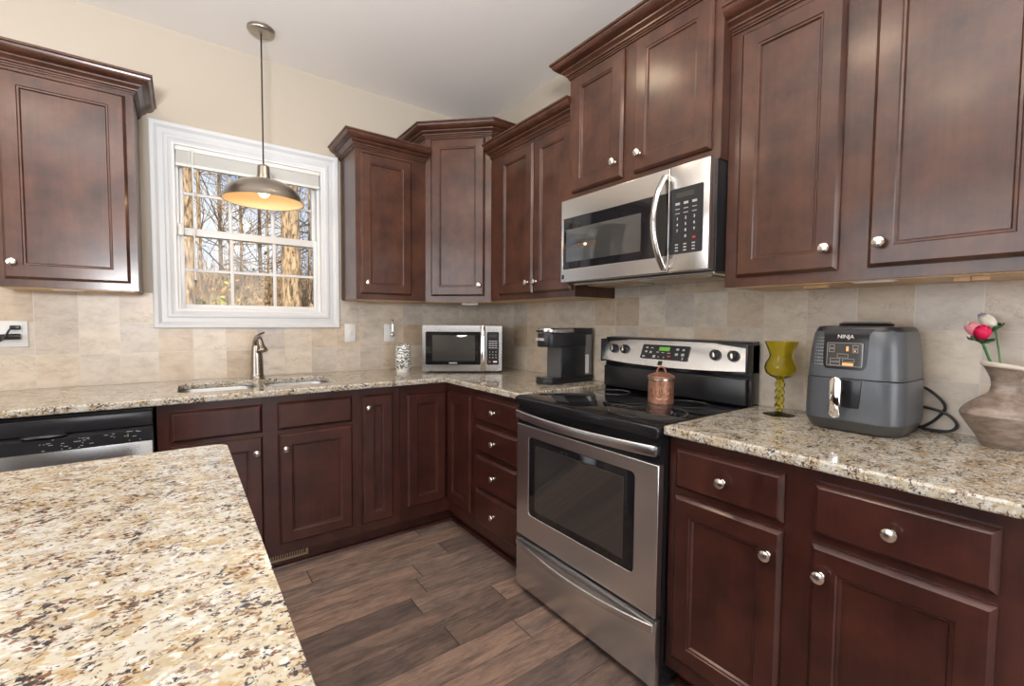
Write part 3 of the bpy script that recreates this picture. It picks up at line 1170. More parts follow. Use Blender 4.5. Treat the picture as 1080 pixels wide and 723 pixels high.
hm_, pr, nm, mt = bow_handle(.012, RW - .010, -.672, -.712, .829, .036, .014, 'steel_bright', odo)
hm_.box(.010, .030, -.672, -.652, .815, .843, .002).box(RW - .028, RW - .008, -.672, -.652, .815, .843, .002)
hm_.build('handle', 'steel', odo)
# storage drawer
sd = MB().box(.004, RW - .004, -.664, -.634, .036, .264, .0025).build('storage_drawer', 'steel', rg)
hm_, pr, nm, mt = bow_handle(.012, RW - .012, -.668, -.704, .238, .026, .010, 'steel_bright', sd, zbow=-.006)
hm_.build('handle', 'steel', sd)
# backguard
bg = MB()
bg.box(.0, RW, -.075, -.014, .905, 1.160, .006)
bgo = bg.build('backguard', 'black_enamel', rg)
# lower black panel ledge
MB().box(.012, RW - .012, -.100, -.070, .912, 1.020, .006).build('lower_panel', 'black_plastic', bgo)
# tilted steel fascia with arched top and sagging bottom
t = bmesh.new()
N = 20
fr_, bk_ = [], []
for i in range(N + 1):
    s = 2 * i / N - 1
    x = .006 + (RW - .012) * i / N
    zt = 1.150 + .012 * (1 - s * s)
    zb = 1.052 - .012 * (1 - s * s)
    yb_ = -.112 - .012 * (1 - s * s)
    yt_ = -.070 - .006 * (1 - s * s)
    fr_.append((t.verts.new((x, yb_, zb)), t.verts.new((x, yt_, zt))))
    bk_.append((t.verts.new((x, -.060, zb + .012)), t.verts.new((x, -.055, zt))))
for i in range(N):
    a, c = fr_[i], fr_[i + 1]
    d_, e_ = bk_[i], bk_[i + 1]
    t.faces.new((a[0], c[0], c[1], a[1]))
    t.faces.new((a[1], c[1], e_[1], d_[1]))
    t.faces.new((c[0], a[0], d_[0], e_[0]))
t.faces.new((fr_[0][0], fr_[0][1], bk_[0][1], bk_[0][0]))
t.faces.new((fr_[-1][1], fr_[-1][0], bk_[-1][0], bk_[-1][1]))
m_ = MB()
m_._take(t)
fa = m_.build('fascia', 'steel', bgo)
MB().box(.0, .009, -.115, -.014, 1.040, 1.158, .003).build('end_cap', 'black_plastic', bgo)
MB().box(RW - .009, RW, -.115, -.014, 1.040, 1.158, .003).build('end_cap', 'black_plastic', bgo)
tp = MB()
tp.sweep([(.002, -.066), (RW * .25, -.071), (RW * .5, -.073), (RW * .75, -.071), (RW - .002, -.066)], [(0, 1.155), (.005, 1.158), (.005, 1.166), (-.05, 1.169), (-.05, 1.155)])
tp.build('top_cap', 'black_plastic', bgo)
# fascia plane helper: u along x, h height on slope
slope = math.atan2(.048, .110)


def fas(u, h):
    s = 2 * u / RW - 1
    k = 1 - s * s
    f = (h - (1.052 - .012 * k)) / ((1.150 + .012 * k) - (1.052 - .012 * k))
    y = (-.112 - .012 * k) * (1 - f) + (-.070 - .006 * k) * f
    return Vector((u, y, h))


def fmat(u, h, out=0.001):
    p = fas(u, h)
    return Matrix.Translation(p) @ Matrix.Rotation(-slope, 4, 'X') @ Matrix.Translation((0, -out, 0)) @ FRONT


for u in (.075, .145, .620, .695):
    kb = MB()
    kb.lathe([(0, 0), (.023, 0), (.023, .004), (.020, .006), (.0195, .016), (.017, .019), (0, .019)], 28, fmat(u, 1.108))
    ko = kb.build('control_knob', 'black_plastic', bgo)
    MB().box(-.0052, .0052, -.018, .018, .018, .024, .002, mtx=fmat(u, 1.108) @ Matrix.Rotation(.3, 4, 'Z')).build('grip', 'steel_bright', ko)
cd = MB().prism(rrect(-.125, .125, -.036, .034, .006, 4), 0, .003, mtx=fmat(.376, 1.106, .000)).build('control_display', 'dark_panel', bgo)
MB().box(-.030, .026, .006, .024, .003, .0036, mtx=fmat(.376, 1.106, .0)).build('clock_screen', 'green_display', cd)
for u, h, w, hh in ((-.098, .018, .012, .006), (-.070, .018, .014, .004), (-.098, -.002, .012, .008), (-.072, -.004, .012, .010), (-.034, -.002, .014, .004), (-.006, -.003, .014, .003),
                    (.026, -.004, .016, .003), (.066, .016, .014, .009), (.096, .015, .012, .009), (.066, -.008, .015, .011), (.097, -.008, .015, .012), (-.048, -.024, .014, .012),
                    (-.024, -.026, .006, .005), (.004, -.026, .006, .005), (.100, -.026, .006, .012), (-.106, -.026, .014, .006)):
    MB().box(u - w / 2, u + w / 2, h - hh / 2, h + hh / 2, .003, .0035, mtx=fmat(.376, 1.106, .0)).build('key', 'grey_mark', cd)
rk = MB()
rk.box(.022, .038, -.024, -.016, .003, .0035, mtx=fmat(.376, 1.106, .0)).build('cancel_key', 'red_mark', cd)
bd = MB().box(-.011, .011, -.010, .010, 0, .0012, mtx=fmat(.367, 1.056, .0)).build('badge', 'dark_panel', bgo)

# ------------------------------------------------------------------ over-the-range microwave
om = thing('built_in_microwave', 'stainless over-the-range microwave mounted above the stove', 'microwave', (0, -1.369, 1.427), RZ_RIGHT)
H = .391
MB().box(.002, .760, -.365, -.012, .0, H, .002).build('body', 'black_plastic', om)
fr = MB()
SPX = .598
t = bmesh.new()
es = []
outer = [(.003, .004), (SPX - .001, .004), (SPX - .001, H), (.003, H)]
inner = [(.018, .066), (.550, .066), (.550, .301), (.018, .301)]
for loop in (outer, inner):
    vs = [t.verts.new((x, -.408, z)) for x, z in loop]
    for i in range(4):
        es.append(t.edges.new((vs[i], vs[(i + 1) % 4])))
bmesh.ops.triangle_fill(t, use_beauty=True, edges=es)
g = bmesh.ops.extrude_face_region(t, geom=list(t.faces))
for v in [v for v in g['geom'] if isinstance(v, bmesh.types.BMVert)]:
    v.co.y = -.366
fr._take(t)
odr = fr.build('door', 'steel_hood', om)
md = odr.modifiers.new('edge', 'BEVEL')
md.width = .003
md.segments = 2
md.limit_method = 'ANGLE'
md.angle_limit = math.radians(50)
w_ = MB().box(.0185, SPX - .004, -.4083, -.385, .0665, .3005, .001, seg=1).build('window_frame', 'black_glass', odr)
MB().rings(.040, .470, .098, .250, -.4082, [(0, 0), (0, .0006), (.002, .001)]).build('window', 'micro_glass', w_)
# control side
MB().box(SPX + .001, .757, -.408, -.366, .004, H, .003).build('control_fascia', 'steel_hood', om)
cpn = MB().prism([(x, z) for x, z in rrect(SPX + .004, .735, .068, .307, .006, 3)], 0, .0012, mtx=Matrix.Translation((0, -.408, 0)) @ FRONT).build('control_panel', 'dark_panel', om)
MB().box(.628, .700, -.4098, -.4090, .272, .290).build('display', 'display_dark', cpn)
for r_ in range(3):
    for c_ in range(3):
        MB().box(.625 + c_ * .034, .643 + c_ * .034, -.4098, -.4090, .246 - r_ * .016, .2485 - r_ * .016 + (.006 if r_ == 0 else 0)).build('key', 'grey_mark', cpn)
        MB().box(.627 + c_ * .034, .639 + c_ * .034, -.4098, -.4090, .100 - r_ * .011, .1045 - r_ * .011).build('key', 'grey_mark', cpn)
for r_, row in enumerate(('123', '456', '789', ' 0 ')):
    for c_, ch in enumerate(row):
        if ch != ' ':
            text_mesh('key_digit', ch, .014, Matrix.Translation((.634 + c_ * .034, -.4094, .196 - r_ * .022)) @ FRONT, 'white_mark', cpn)
MB().box(.696, .708, -.4098, -.4090, .118, .126).build('stop_key', 'red_mark', cpn)
# handle
hp = []
for i in range(17):
    s = 2 * i / 16 - 1
    hp.append((SPX - .014 - .016 * (1 - s * s), -.418 - .048 * (1 - s * s), .190 + s * .172))
hb = MB().tube(hp, .015, 14, flat=(1.0, .62))
hb.box(SPX - .024, SPX - .004, -.424, -.404, .012, .034, .003).box(SPX - .024, SPX - .004, -.424, -.404, .346, .368, .003)
hb.build('handle', 'steel_bright', odr)
MB().box(.012, .026, -.4094, -.4078, .020, .040).build('badge', 'dark_panel', odr)
# underside: recess, grease filters, lamp lens
un = MB()
un.box(.02, .742, -.34, -.02, -.006, .002, .002, seg=1)
un.build('underside_plate', 'steel_hood', om)
for k in range(2):
    MB().box(.06 + k * .36, .34 + k * .36, -.28, -.13, -.010, -.005, .002).build('grease_filter', 'vent_metal', om)

# ------------------------------------------------------------------ countertop microwave
ax = Vector((.425, -.272, 0)).normalized()
mw = thing('countertop_microwave', 'silver countertop microwave standing across the corner under the diagonal cabinet', 'microwave',
           (-.654, -.356, .914), math.atan2(ax.y, ax.x))
MW, MH, MD = .505, .302, .330
MB().box(.004, MW - .004, 0, MD, .012, MH - .002, .004).build('case', 'steel_pale', mw)
SP = .392
t = bmesh.new()
es = []
outer = [(.0, .010), (SP, .010), (SP, MH), (.0, MH)]
inner = rrect(.020, .366, .052, .262, .008, 3)
for loop in (outer, inner):
    vs = [t.verts.new((x, -.020, z)) for x, z in loop]
    for i in range(len(vs)):
        es.append(t.edges.new((vs[i], vs[(i + 1) % len(vs)])))
bmesh.ops.triangle_fill(t, use_beauty=True, edges=es)
g = bmesh.ops.extrude_face_region(t, geom=list(t.faces))
for v in [v for v in g['geom'] if isinstance(v, bmesh.types.BMVert)]:
    v.co.y = 0
m_ = MB()
m_._take(t)
md_ = m_.build('door', 'steel_pale', mw)
wf = MB().box(.0205, .3655, -.0195, -.004, .0525, .2615, .002, seg=1).build('window_frame', 'black_glass', md_)
MB().rings(.062, .332, .076, .240, -.0194, [(0, 0), (0, .0006), (.003, .0011)]).build('window', 'micro_glass', wf)
MB().prism(rrect(-.026, .026, -.004, .004, .0039, 5), 0, .0008, mtx=Matrix.Translation((.193, -.0194, .063)) @ FRONT).build('badge', 'grey_mark', wf)
bh = MB()
hp = [(SP - .010, -.020 - .026 * (1 - (2 * i / 12 - 1) ** 4), .016 + (MH - .022) * i / 12) for i in range(13)]
bh.tube(hp, .014, 12, flat=(1.0, .45))
bh.build('handle', 'steel_bright', md_)
MB().box(SP + .001, MW, -.020, 0, .010, MH, .002, seg=1).build('control_fascia', 'steel_pale', mw)
cpn = MB().prism(rrect(.408, .484, .052, .262, .008, 3), 0, .0015, mtx=Matrix.Translation((0, -.020, 0)) @ FRONT).build('control_panel', 'dark_panel', mw)
MB().box(.420, .470, -.0222, -.0214, .228, .246).build('display', 'display_dark', cpn)
for r_ in range(4):
    for c_ in range(3):
        MB().box(.419 + c_ * .019, .435 + c_ * .019, -.0222, -.0214, .200 - r_ * .014, .2055 - r_ * .014).build('key', 'grey_mark', cpn)
for r_, row in enumerate(('123', '456', '789')):
    for c_, ch in enumerate(row):
        text_mesh('key_digit', ch, .011, Matrix.Translation((.427 + c_ * .019, -.0219, .134 - r_ * .018)) @ FRONT, 'white_mark', cpn)
MB().box(.419, .431, -.0222, -.0214, .066, .076).build('stop_key', 'red_mark', cpn)
MB().box(.448, .472, -.0222, -.0214, .067, .076).build('start_key', 'white_mark', cpn)
for sx in (.05, MW - .05):
    for sy in (.02, MD - .05):
        MB().lathe([(0, 0), (.013, 0), (.015, .013), (0, .013)], 14, Matrix.Translation((sx, sy, 0))).build('foot', 'black_plastic', mw)

# ------------------------------------------------------------------ coffee maker (front faces -x: local -y)
cm = thing('coffee_maker', 'slim black single-serve coffee maker left of the stove', 'coffee maker', (-.035, -1.118, .914), RZ_RIGHT)
# local x 0..w, local y 0..-depth
KW, KD = .122, .335


def stadium(x0, x1, y0, y1, r):
    """front (y0 side) rounded, back square"""
    pts = [(x1, y1), (x0, y1)]
    for i in range(9):
        a = PI + PI / 2 * i / 8
        pts.append((x0 + r + r * math.cos(a), y0 + r + r * math.sin(a)))
    for i in range(9):
        a = 1.5 * PI + PI / 2 * i / 8
        pts.append((x1 - r + r * math.cos(a), y0 + r + r * math.sin(a)))
    return pts


MB().prism(stadium(-.002, KW + .002, -KD - .005, 0, .055), 0, .030, .004).build('base', 'keurig_black', cm)
MB().prism(stadium(.018, KW - .018, -KD + .012, -KD + .10, .040), .030, .034, .001).build('drip_tray', 'keurig_recess', cm)
MB().box(.0005, KW - .0005, -.235, -.060, .030, .197, .004).build('tower', 'keurig_black', cm)
MB().box(.006, KW - .006, -.2365, -.230, .034, .196).build('cup_recess', 'keurig_recess', cm)
hdm = MB().prism(stadium(0, KW, -KD, -.060, .058), .196, .268, .004)
hdo = hdm.build('brew_head', 'keurig_black', cm)
MB().prism(stadium(0.002, KW - .002, -KD - .002, -.150, .058), .267, .296, .007).build('lid', 'steel_pale', cm)
MB().box(.004, KW - .004, -.150, -.002, .262, .296, .003).build('rear_cover', 'keurig_black', cm)
MB().tube([(.035, -KD - .004, .280), (KW / 2, -KD - .010, .280), (KW - .035, -KD - .004, .280)], .005, 8).build('lid_handle', 'black_plastic', cm)
text_mesh('badge', 'KEURIG', .020, Matrix.Translation((KW / 2, -KD - .0012, .236)) @ FRONT, 'white_mark', hdo, extrude=.001)
MB().box(.004, KW - .004, -.058, -.004, .034, .262, .004).build('water_tank', 'smoke_plastic', cm)
MB().box(KW - .005, KW - .002, -.056, -.030, .046, .150, .001, seg=1).build('tank_label', 'white_plastic', cm)

# ------------------------------------------------------------------ patterned jar
jr = thing('candle_warmer', 'black and white patterned ceramic warmer left of the countertop microwave', 'candle warmer', (-.738, -.240, .914))
MB().lathe([(0, 0), (.043, 0), (.044, .004), (.041, .018), (.041, .020), (0, .020)], 32).build('base', 'white_plastic', jr)
MB().lathe([(.040, .021), (.046, .022), (.048, .030), (.048, .168), (.046, .176), (.042, .176), (.042, .030), (.040, .021)], 36).build('shade', 'jar_pattern', jr)
MB().lathe([(.0, .150), (.0415, .150), (.0415, .158), (0, .156)], 32).build('dish', 'white_plastic', jr)
MB().tube(smooth([(.03, .03, .008), (.07, .06, .006), (.092, .11, .006), (.080, .19, .030), (.068, .222, .12), (.05, .222, .15)]), .0022, 6).build('power_cord', 'cord_black', jr)

# ------------------------------------------------------------------ wall plates
def plate(label, x, z, w, h, cat='outlet', name='wall_outlet'):
    o = thing(name, label, cat, (x, -.010, z))
    MB().box(-w / 2, w / 2, -.006, 0, -h / 2, h / 2, .002).build('plate', 'white_plastic', o)
    return o


po = plate('white double wall outlet at the far left of the backsplash, holding black plugs', -2.515, 1.170, .116, .118)
for sx in (-.024, .024):
    d_ = MB().box(sx - .017, sx + .017, -.0075, -.005, -.034, .034, .003).build('socket', 'white_vinyl', po)
sw = plate('plain white light switch plate just right of the window', -1.005, 1.161, .070, .118, 'light switch', 'light_switch')
MB().box(-.005, .005, -.016, -.005, -.012, .012, .002).build('toggle', 'white_vinyl', sw)
so_ = plate('white wall outlet above the patterned warmer, with a chrome plug in it', -.742, 1.161, .074, .118)
MB().box(-.018, .018, -.0075, -.005, -.040, .040, .003).build('socket', 'white_vinyl', so_)
# chrome plug-in
ng = thing('plug_in_night_light', 'slim chrome plug-in standing up from the outlet above the patterned warmer', 'night light', (-.728, -.018, 1.165))
MB().tube([(0, -.012, -.015), (.0, -.016, .03), (.0, -.014, .075), (0, -.010, .082)], .0085, 10).build('body', 'chrome', ng)
MB().box(-.012, .012, -.026, .0, -.028, -.008, .004).build('plug', 'steel_pale', ng)
# black plugs in the left outlet
pl = thing('power_plug', 'thick black plug with its cord running left from the double outlet', 'plug', (-2.491, -.018, 1.158))
MB().tube([(.014, -.014, 0), (-.02, -.015, 0), (-.10, -.016, -.004)], [.0135, .0135, .010], 12).build('plug_body', 'black_plastic', pl)
MB().tube(smooth([(-.10, -.016, -.004), (-.16, -.016, -.010), (-.22, -.016, -.06), (-.24, -.016, -.20), (-.25, -.03, -.238)]), .004, 8).build('power_cord', 'cord_black', pl)
p2 = thing('power_plug', 'small black plug above the thick one in the double outlet', 'plug', (-2.497, -.018, 1.199))
MB().box(-.014, .020, -.020, .0, -.010, .010, .004).build('plug_body', 'black_plastic', p2)
MB().tube(smooth([(-.012, -.016, -.006), (-.018, -.020, -.02), (-.026, -.038, -.044), (-.05, -.042, -.070), (-.10, -.046, -.11), (-.15, -.046, -.20), (-.17, -.05, -.280)]), .0035, 8).build('power_cord', 'cord_black', p2)

# ------------------------------------------------------------------ copper canister
cn = thing('canister', 'small copper lidded canister standing on the glass cooktop', 'canister', (-.302, -1.874, .9118))
MB().lathe([(0, 0), (.049, 0), (.051, .002), (.051, .098), (.049, .100), (0, .100)], 40).build('body', 'copper', cn)
MB().lathe([(.0515, .096), (.0535, .098), (.0535, .104), (.0515, .105), (.049, .102), (.049, .097)], 40, closed=True).build('rim_band', 'steel_hood', cn)
ld = MB().lathe([(0, .104), (.053, .104), (.0545, .108), (.053, .112), (.040, .120), (.018, .127), (0, .129)], 40).build('lid', 'copper', cn)
va = math.atan2(-2.99 + 1.874, -1.888 + .302)
lx, ly = math.cos(va + PI / 2), math.sin(va + PI / 2)
MB().tube([(lx * .017 * math.cos(a), ly * .017 * math.cos(a), .124 + .026 * math.sin(a)) for a in [PI * i / 10 for i in range(11)]], .004, 8).build('lid_handle', 'copper', ld)
sc_ = MB()
for k, (u, h, pts_) in enumerate((
        (-.020, .052, [(-.010, .012), (-.006, -.012), (0, .006), (.006, -.012), (.012, .014)]),
        (.006, .056, [(.004, .008), (-.006, .012), (-.009, 0), (-.004, -.012), (.005, -.006), (.006, .010), (.010, .026)]),
        (.026, .050, [(-.006, .012), (-.008, -.008), (.0, -.010), (.008, .002)]),
        (.004, .024, [(-.022, .004), (-.010, -.004), (.0, .003), (.012, -.003), (.024, .004)]))):
    P3 = []
    for a_, c_ in pts_:
        th = va + (u + a_) / .051
        P3.append((.0515 * math.cos(th), .0515 * math.sin(th), h + c_))
    sc_.tube(P3, .0014, 6)
sc_.build('embossed_lettering', 'gold_mark', cn)

# ------------------------------------------------------------------ olive glass goblet
gb = thing('candle_goblet', 'olive green glass goblet with twisted stem beside the stove', 'goblet', (-.155, -2.268, .914))
MB().lathe([(0, .012), (.010, .012), (.020, .007), (.046, .004), (.052, .002), (.052, 0), (0, 0)], 36).build('foot', 'olive_glass', gb)
tw = MB()
for ph in (0, PI):
    tw.tube([(.0085 * math.cos(ph + a), .0085 * math.sin(ph + a), .014 + .114 * i / 44) for i, a in ((i, 2 * PI * 2.2 * i / 44) for i in range(45))], .0078, 10)
tw.build('twisted_stem', 'olive_glass', gb)
bp = [(0, .124), (.012, .126), (.017, .131), (.034, .139), (.047, .151), (.052, .168), (.048, .186), (.039, .202), (.0355, .211), (.037, .220), (.044, .240), (.054, .264)]
ip = [(.0515, .264), (.0415, .240), (.0345, .220), (.033, .211), (.0365, .202), (.0455, .186), (.0495, .168), (.0445, .152), (.032, .142), (.012, .135), (0, .134)]
MB().lathe(bp + ip, 40).build('bowl', 'olive_glass', gb)

# ------------------------------------------------------------------ air fryer
af = thing('air_fryer', 'grey air fryer with chrome handle on the right countertop', 'air fryer', (-.152, -2.512, .914), RZ_RIGHT - math.radians(1))
af.scale = (1, 1, 1.03)
# local: front -y, x to the right; body tapers upward


def sq_ring(t, w, d, r, z, cx=0, cy=0, lean=0):
    return [t.verts.new((x + cx, y + cy, z)) for x, y in rrect(-w / 2, w / 2, -d / 2, d / 2, r, 7)]


def shell(levels, capb=True, capt=True):
    t = bmesh.new()
    rs = [sq_ring(t, *lv) for lv in levels]
    for A, B in zip(rs[:-1], rs[1:]):
        for k in range(len(A)):
            t.faces.new((A[k], A[(k + 1) % len(A)], B[(k + 1) % len(A)], B[k]))
    if capb:
        t.faces.new(rs[0][::-1])
    if capt:
        t.faces.new(rs[-1])
    m_ = MB()
    m_._take(t)
    return m_


FW, FD = .252, .262
shell([(FW - .040, FD - .040, .050, .0), (FW - .018, FD - .018, .058, .006), (FW + .002, FD + .002, .062, .030), (FW + .003, FD + .003, .062, .036)]).build('base', 'fryer_base', af)
shell([(FW + .004, FD + .004, .062, .0365), (FW + .005, FD + .005, .062, .075), (FW + .002, FD + .002, .062, .1555), (FW - .001, FD - .001, .062, .1575)]).build('basket_drawer', 'fryer_grey', af)
shell([(FW - .002, FD - .002, .062, .1595), (FW, FD, .062, .161), (FW - .010, FD - .010, .060, .240), (FW - .022, FD - .022, .058, .288), (FW - .030, FD - .030, .056, .297)]).build('housing', 'fryer_grey', af)
shell([(FW - .030, FD - .030, .056, .297), (FW - .030, FD - .030, .056, .300), (FW - .042, FD - .042, .050, .310), (FW - .070, FD - .070, .045, .313)]).build('top_cover', 'black_plastic', af)
va_ = MB()
va_.lathe([(0, .312), (.066, .312), (.070, .318), (.066, .321), (0, .322)], 30)
va_.build('air_vent', 'black_plastic', af)
for k in range(2):
    MB().lathe([(.045 + .017 * k, .3222), (.045 + .017 * k, .3245), (.038 + .017 * k, .3245), (.038 + .017 * k, .3222)], 30, closed=True).build('vent_ring', 'fryer_base', af)


def front_y(z):
    """half depth of the housing at height z"""
    tab = [(.1595, FD - .001), (.240, FD - .010), (.288, FD - .022), (.300, FD - .030), (.312, FD - .046)]
    for (a, da), (b_, db) in zip(tab[:-1], tab[1:]):
        if a <= z <= b_:
            return -(da + (db - da) * (z - a) / (b_ - a)) / 2
    return -FD / 2


# the dark glossy band that rises to the top and carries logo and touch panel
t = bmesh.new()
rows = []
for z, hw in ((.186, .044), (.188, .049), (.194, .053), (.205, .055), (.23, .056), (.26, .056), (.285, .057), (.292, .058), (.300, .062), (.303, .066)):
    y = front_y(min(z, .305)) - .0025
    rows.append([t.verts.new((-.012 + hw * (2 * i / 8 - 1), y, z)) for i in range(9)] + [t.verts.new((-.012 + hw, y + .012, z)), t.verts.new((-.012 - hw, y + .012, z))])
for A, B in zip(rows[:-1], rows[1:]):
    for k in range(11):
        t.faces.new((A[k], A[(k + 1) % 11], B[(k + 1) % 11], B[k]))
t.faces.new(rows[0][::-1])
t.faces.new(rows[-1])
m_ = MB()
m_._take(t)
fband = m_.build('front_band', 'black_enamel', af)


def fp(u, z, out):
    """matrix on the sloped front at (u, z)"""
    dz = .004
    sl_ = math.atan2(front_y(min(z + dz, .3)) - front_y(max(z - dz, .160)), 2 * dz)
    return Matrix.Translation((u - .012, front_y(z) - out, z)) @ Matrix.Rotation(-sl_, 4, 'X') @ FRONT


tpz = .229
tpm = MB().prism(rrect(-.047, .047, -.036, .036, .010, 4), 0, .0014, mtx=fp(0, tpz, .0026))
tpn = tpm.build('touch_panel', 'micro_glass', fband)
text_mesh('logo', 'NINJA', .0155, fp(0, .281, .0040), 'white_mark', fband, extrude=.0006)


def outline(mb, x0, x1, y0, y1, mtx, w=.0008, z=.0016):
    mb.box(x0, x1, y0, y0 + w, .0014, z, mtx=mtx).box(x0, x1, y1 - w, y1, .0014, z, mtx=mtx)
    mb.box(x0, x0 + w, y0, y1, .0014, z, mtx=mtx).box(x1 - w, x1, y0, y1, .0014, z, mtx=mtx)


ob_ = MB()
mx_ = fp(0, tpz, .0026)
for bx in ((-.040, -.026, .018, .028), (-.040, -.026, .006, .016), (.020, .034, .018, .028), (.020, .034, .006, .016), (-.018, .010, -.010, .002),
           (-.036, -.010, -.021, -.012), (-.004, .026, -.021, -.012), (-.036, -.010, -.032, -.023), (-.045, .045, -.034, .034)):
    outline(ob_, *bx, mx_)
ob_.build('button_outlines', 'grey_mark', tpn)
am = MB()
am.box(.004, .010, .010, .024, .0014, .0017, mtx=mx_).box(.024, .028, .009, .013, .0014, .0017, mtx=mx_).box(-.004, .024, -.032, -.024, .0014, .0017, mtx=mx_)
am.build('lit_buttons', 'amber_light', tpn)
# instruction print left of the band
ip_ = MB()
rnd = random.Random(11)
for k in range(9):
    z = .196 + k * .010
    for j in range(4):
        u = -.094 + .007 * j + .002 * rnd.random()
        yy = front_y(z)
        xx = u
        # rounded corner of the housing: stay on its surface
        hw_ = -front_y(z) - FD / 2 + FW / 2
        r_ = .060
        dx_ = abs(xx) - (hw_ - r_)
        if dx_ > 0:
            yy = yy + r_ - math.sqrt(max(0, r_ * r_ - dx_ * dx_))
        ip_.box(xx, xx + .0045, yy - .0012, yy + .001, z, z + .0016)
ip_.build('instruction_print', 'grey_mark', af)
# handle and its dark recess
yb_ = -FD / 2 - .003
MB().prism([(-.012, .075), (.030, .076), (.035, .156), (-.020, .156)], 0, .004, .001, mtx=Matrix.Translation((0, yb_ + .001, 0)) @ FRONT).build('handle_recess', 'black_plastic', af)
hd_ = MB()
hd_.box(-.021, -.001, yb_ - .036, yb_ + .002, .124, .156, .006).box(-.020, -.002, yb_ - .048, yb_ - .030, .056, .166, .008)
hd_.build('handle', 'black_plastic', af)
MB().prism(rrect(-.0145, .0145, .050, .166, .011, 5), 0, .010, .004, mtx=Matrix.Translation((-.013, yb_ - .046, 0)) @ FRONT).build('handle_cover', 'chrome', af)
pc = MB()
pc.tube(smooth([(.04, FD / 2 - .002, .12), (.10, FD / 2 + .012, .13), (.140, FD / 2 - .008, .115), (.168, FD / 2 - .004, .078), (.150, FD / 2 + .006, .040), (.12, FD / 2 + .004, .010), (.10, FD / 2 + .002, .006)]), .0042, 8)
pc.tube(smooth([(.10, FD / 2 + .002, .070), (.14, FD / 2 + .002, .066), (.178, FD / 2 - .002, .052), (.196, FD / 2 - .004, .026), (.176, FD / 2 - .008, .006), (.12, FD / 2 - .010, .0045)]), .0042, 8)
pc.build('power_cord', 'cord_black', af)

# ------------------------------------------------------------------ clay vase and flowers
VX, VY = -.118, -2.812
vs_ = thing('clay_vase', 'brown clay vase with pale flared rim at the right end of the counter', 'vase', (VX, VY, .914))


def vw(a, r, z):
    if z > .185:
        k = (z - .185) / .035
        return r * (1 + .10 * k * math.cos(2 * a + .6)), z + .008 * k * math.cos(a - 2.2)
    return r * (1 + .03 * math.cos(3 * a)), z


prof = [(0, 0), (.036, 0), (.040, .004), (.052, .028), (.070, .058), (.082, .078), (.085, .088), (.081, .098), (.066, .116), (.048, .132), (.034, .142), (.029, .150), (.0265, .165), (.029, .185), (.040, .204), (.048, .214)]
MB().lathe(prof, 44, warp=vw).build('body', 'clay', vs_)
MB().lathe([(.045, .211), (.052, .215), (.053, .220), (.048, .223), (.036, .210), (.025, .188), (.0225, .165), (.0225, .15)], 44, warp=vw).build('rim', 'vase_rim', vs_)
MB().tube([(.040, -.030, .128), (.062, -.050, .150), (.070, -.060, .140), (.066, -.058, .118), (.052, -.046, .108)], [.009, .010, .011, .010, .009], 10).build('handle', 'vase_rim', vs_)


def rose(label, mats, tip, rad, length, tilt, base, bend, rotp=0.0):
    o = thing('artificial_rose', label, 'flower', base, 0, 'wooden roses in the clay vase')
    tip = Vector(tip)
    MB().tube([(0, 0, 0), tuple(tip * .35 + Vector(bend)), tuple(tip * .7 + Vector(bend)), tuple(tip)], .0022, 7).build('stem', 'stem_green', o)
    ax_ = Vector(tilt).normalized()
    mx = Matrix.Translation(tip) @ ax_.to_track_quat('Z', 'Y').to_matrix().to_4x4()
    cal = MB()
    for k in range(5):
        a = 2 * PI * k / 5 + rotp
        ca, sa = math.cos(a), math.sin(a)
        t = bmesh.new()
        L = []
        for i in range(5):
            s = i / 4
            r_ = .004 + rad * 1.12 * min(1, s * 1.4)
            z = -.004 + .018 * s * s * (1 if k % 2 else .4)
            w = .009 * math.sin(PI * min(.98, .15 + .85 * s)) + .0004
            L.append((t.verts.new((ca * r_ - sa * w, sa * r_ + ca * w, z)), t.verts.new((ca * r_ + sa * w, sa * r_ - ca * w, z))))
        for A, B in zip(L[:-1], L[1:]):
            t.faces.new((A[0], A[1], B[1], B[0]))
        cal._take(t, 0, mx)
    co = cal.build('calyx', 'leaf_green', o)
    md = co.modifiers.new('thick', 'SOLIDIFY')
    md.thickness = .0012
    # petals: three wrapped layers
    for lay in range(3):
        pm = MB()
        R_ = rad * (1.0 - .26 * lay)
        Hh = length * (.86 + .07 * lay)
        for k in range(3):
            a0 = 2 * PI * k / 3 + lay * .9 + rotp
            t = bmesh.new()
            grid = []
            for i in range(9):
                s = i / 8
                row = []
                for j in range(9):
                    q = j / 8 - .5
                    prof_r = R_ * (math.sin(PI * (.08 + .70 * s)) ** .75) * (1 + .06 * q * 2)
                    a = a0 + q * 2.5
                    z = Hh * s - .10 * Hh * (2 * q) ** 2 * s
                    row.append(t.verts.new((prof_r * math.cos(a), prof_r * math.sin(a), z)))
                grid.append(row)
            for i in range(8):
                for j in range(8):
                    t.faces.new((grid[i][j], grid[i][j + 1], grid[i + 1][j + 1], grid[i + 1][j]))
            pm._take(t, 0, mx)
        po_ = pm.build('petals', mats[min(lay, len(mats) - 1)], o)
        md = po_.modifiers.new('thick', 'SOLIDIFY')
        md.thickness = .0009
    return o


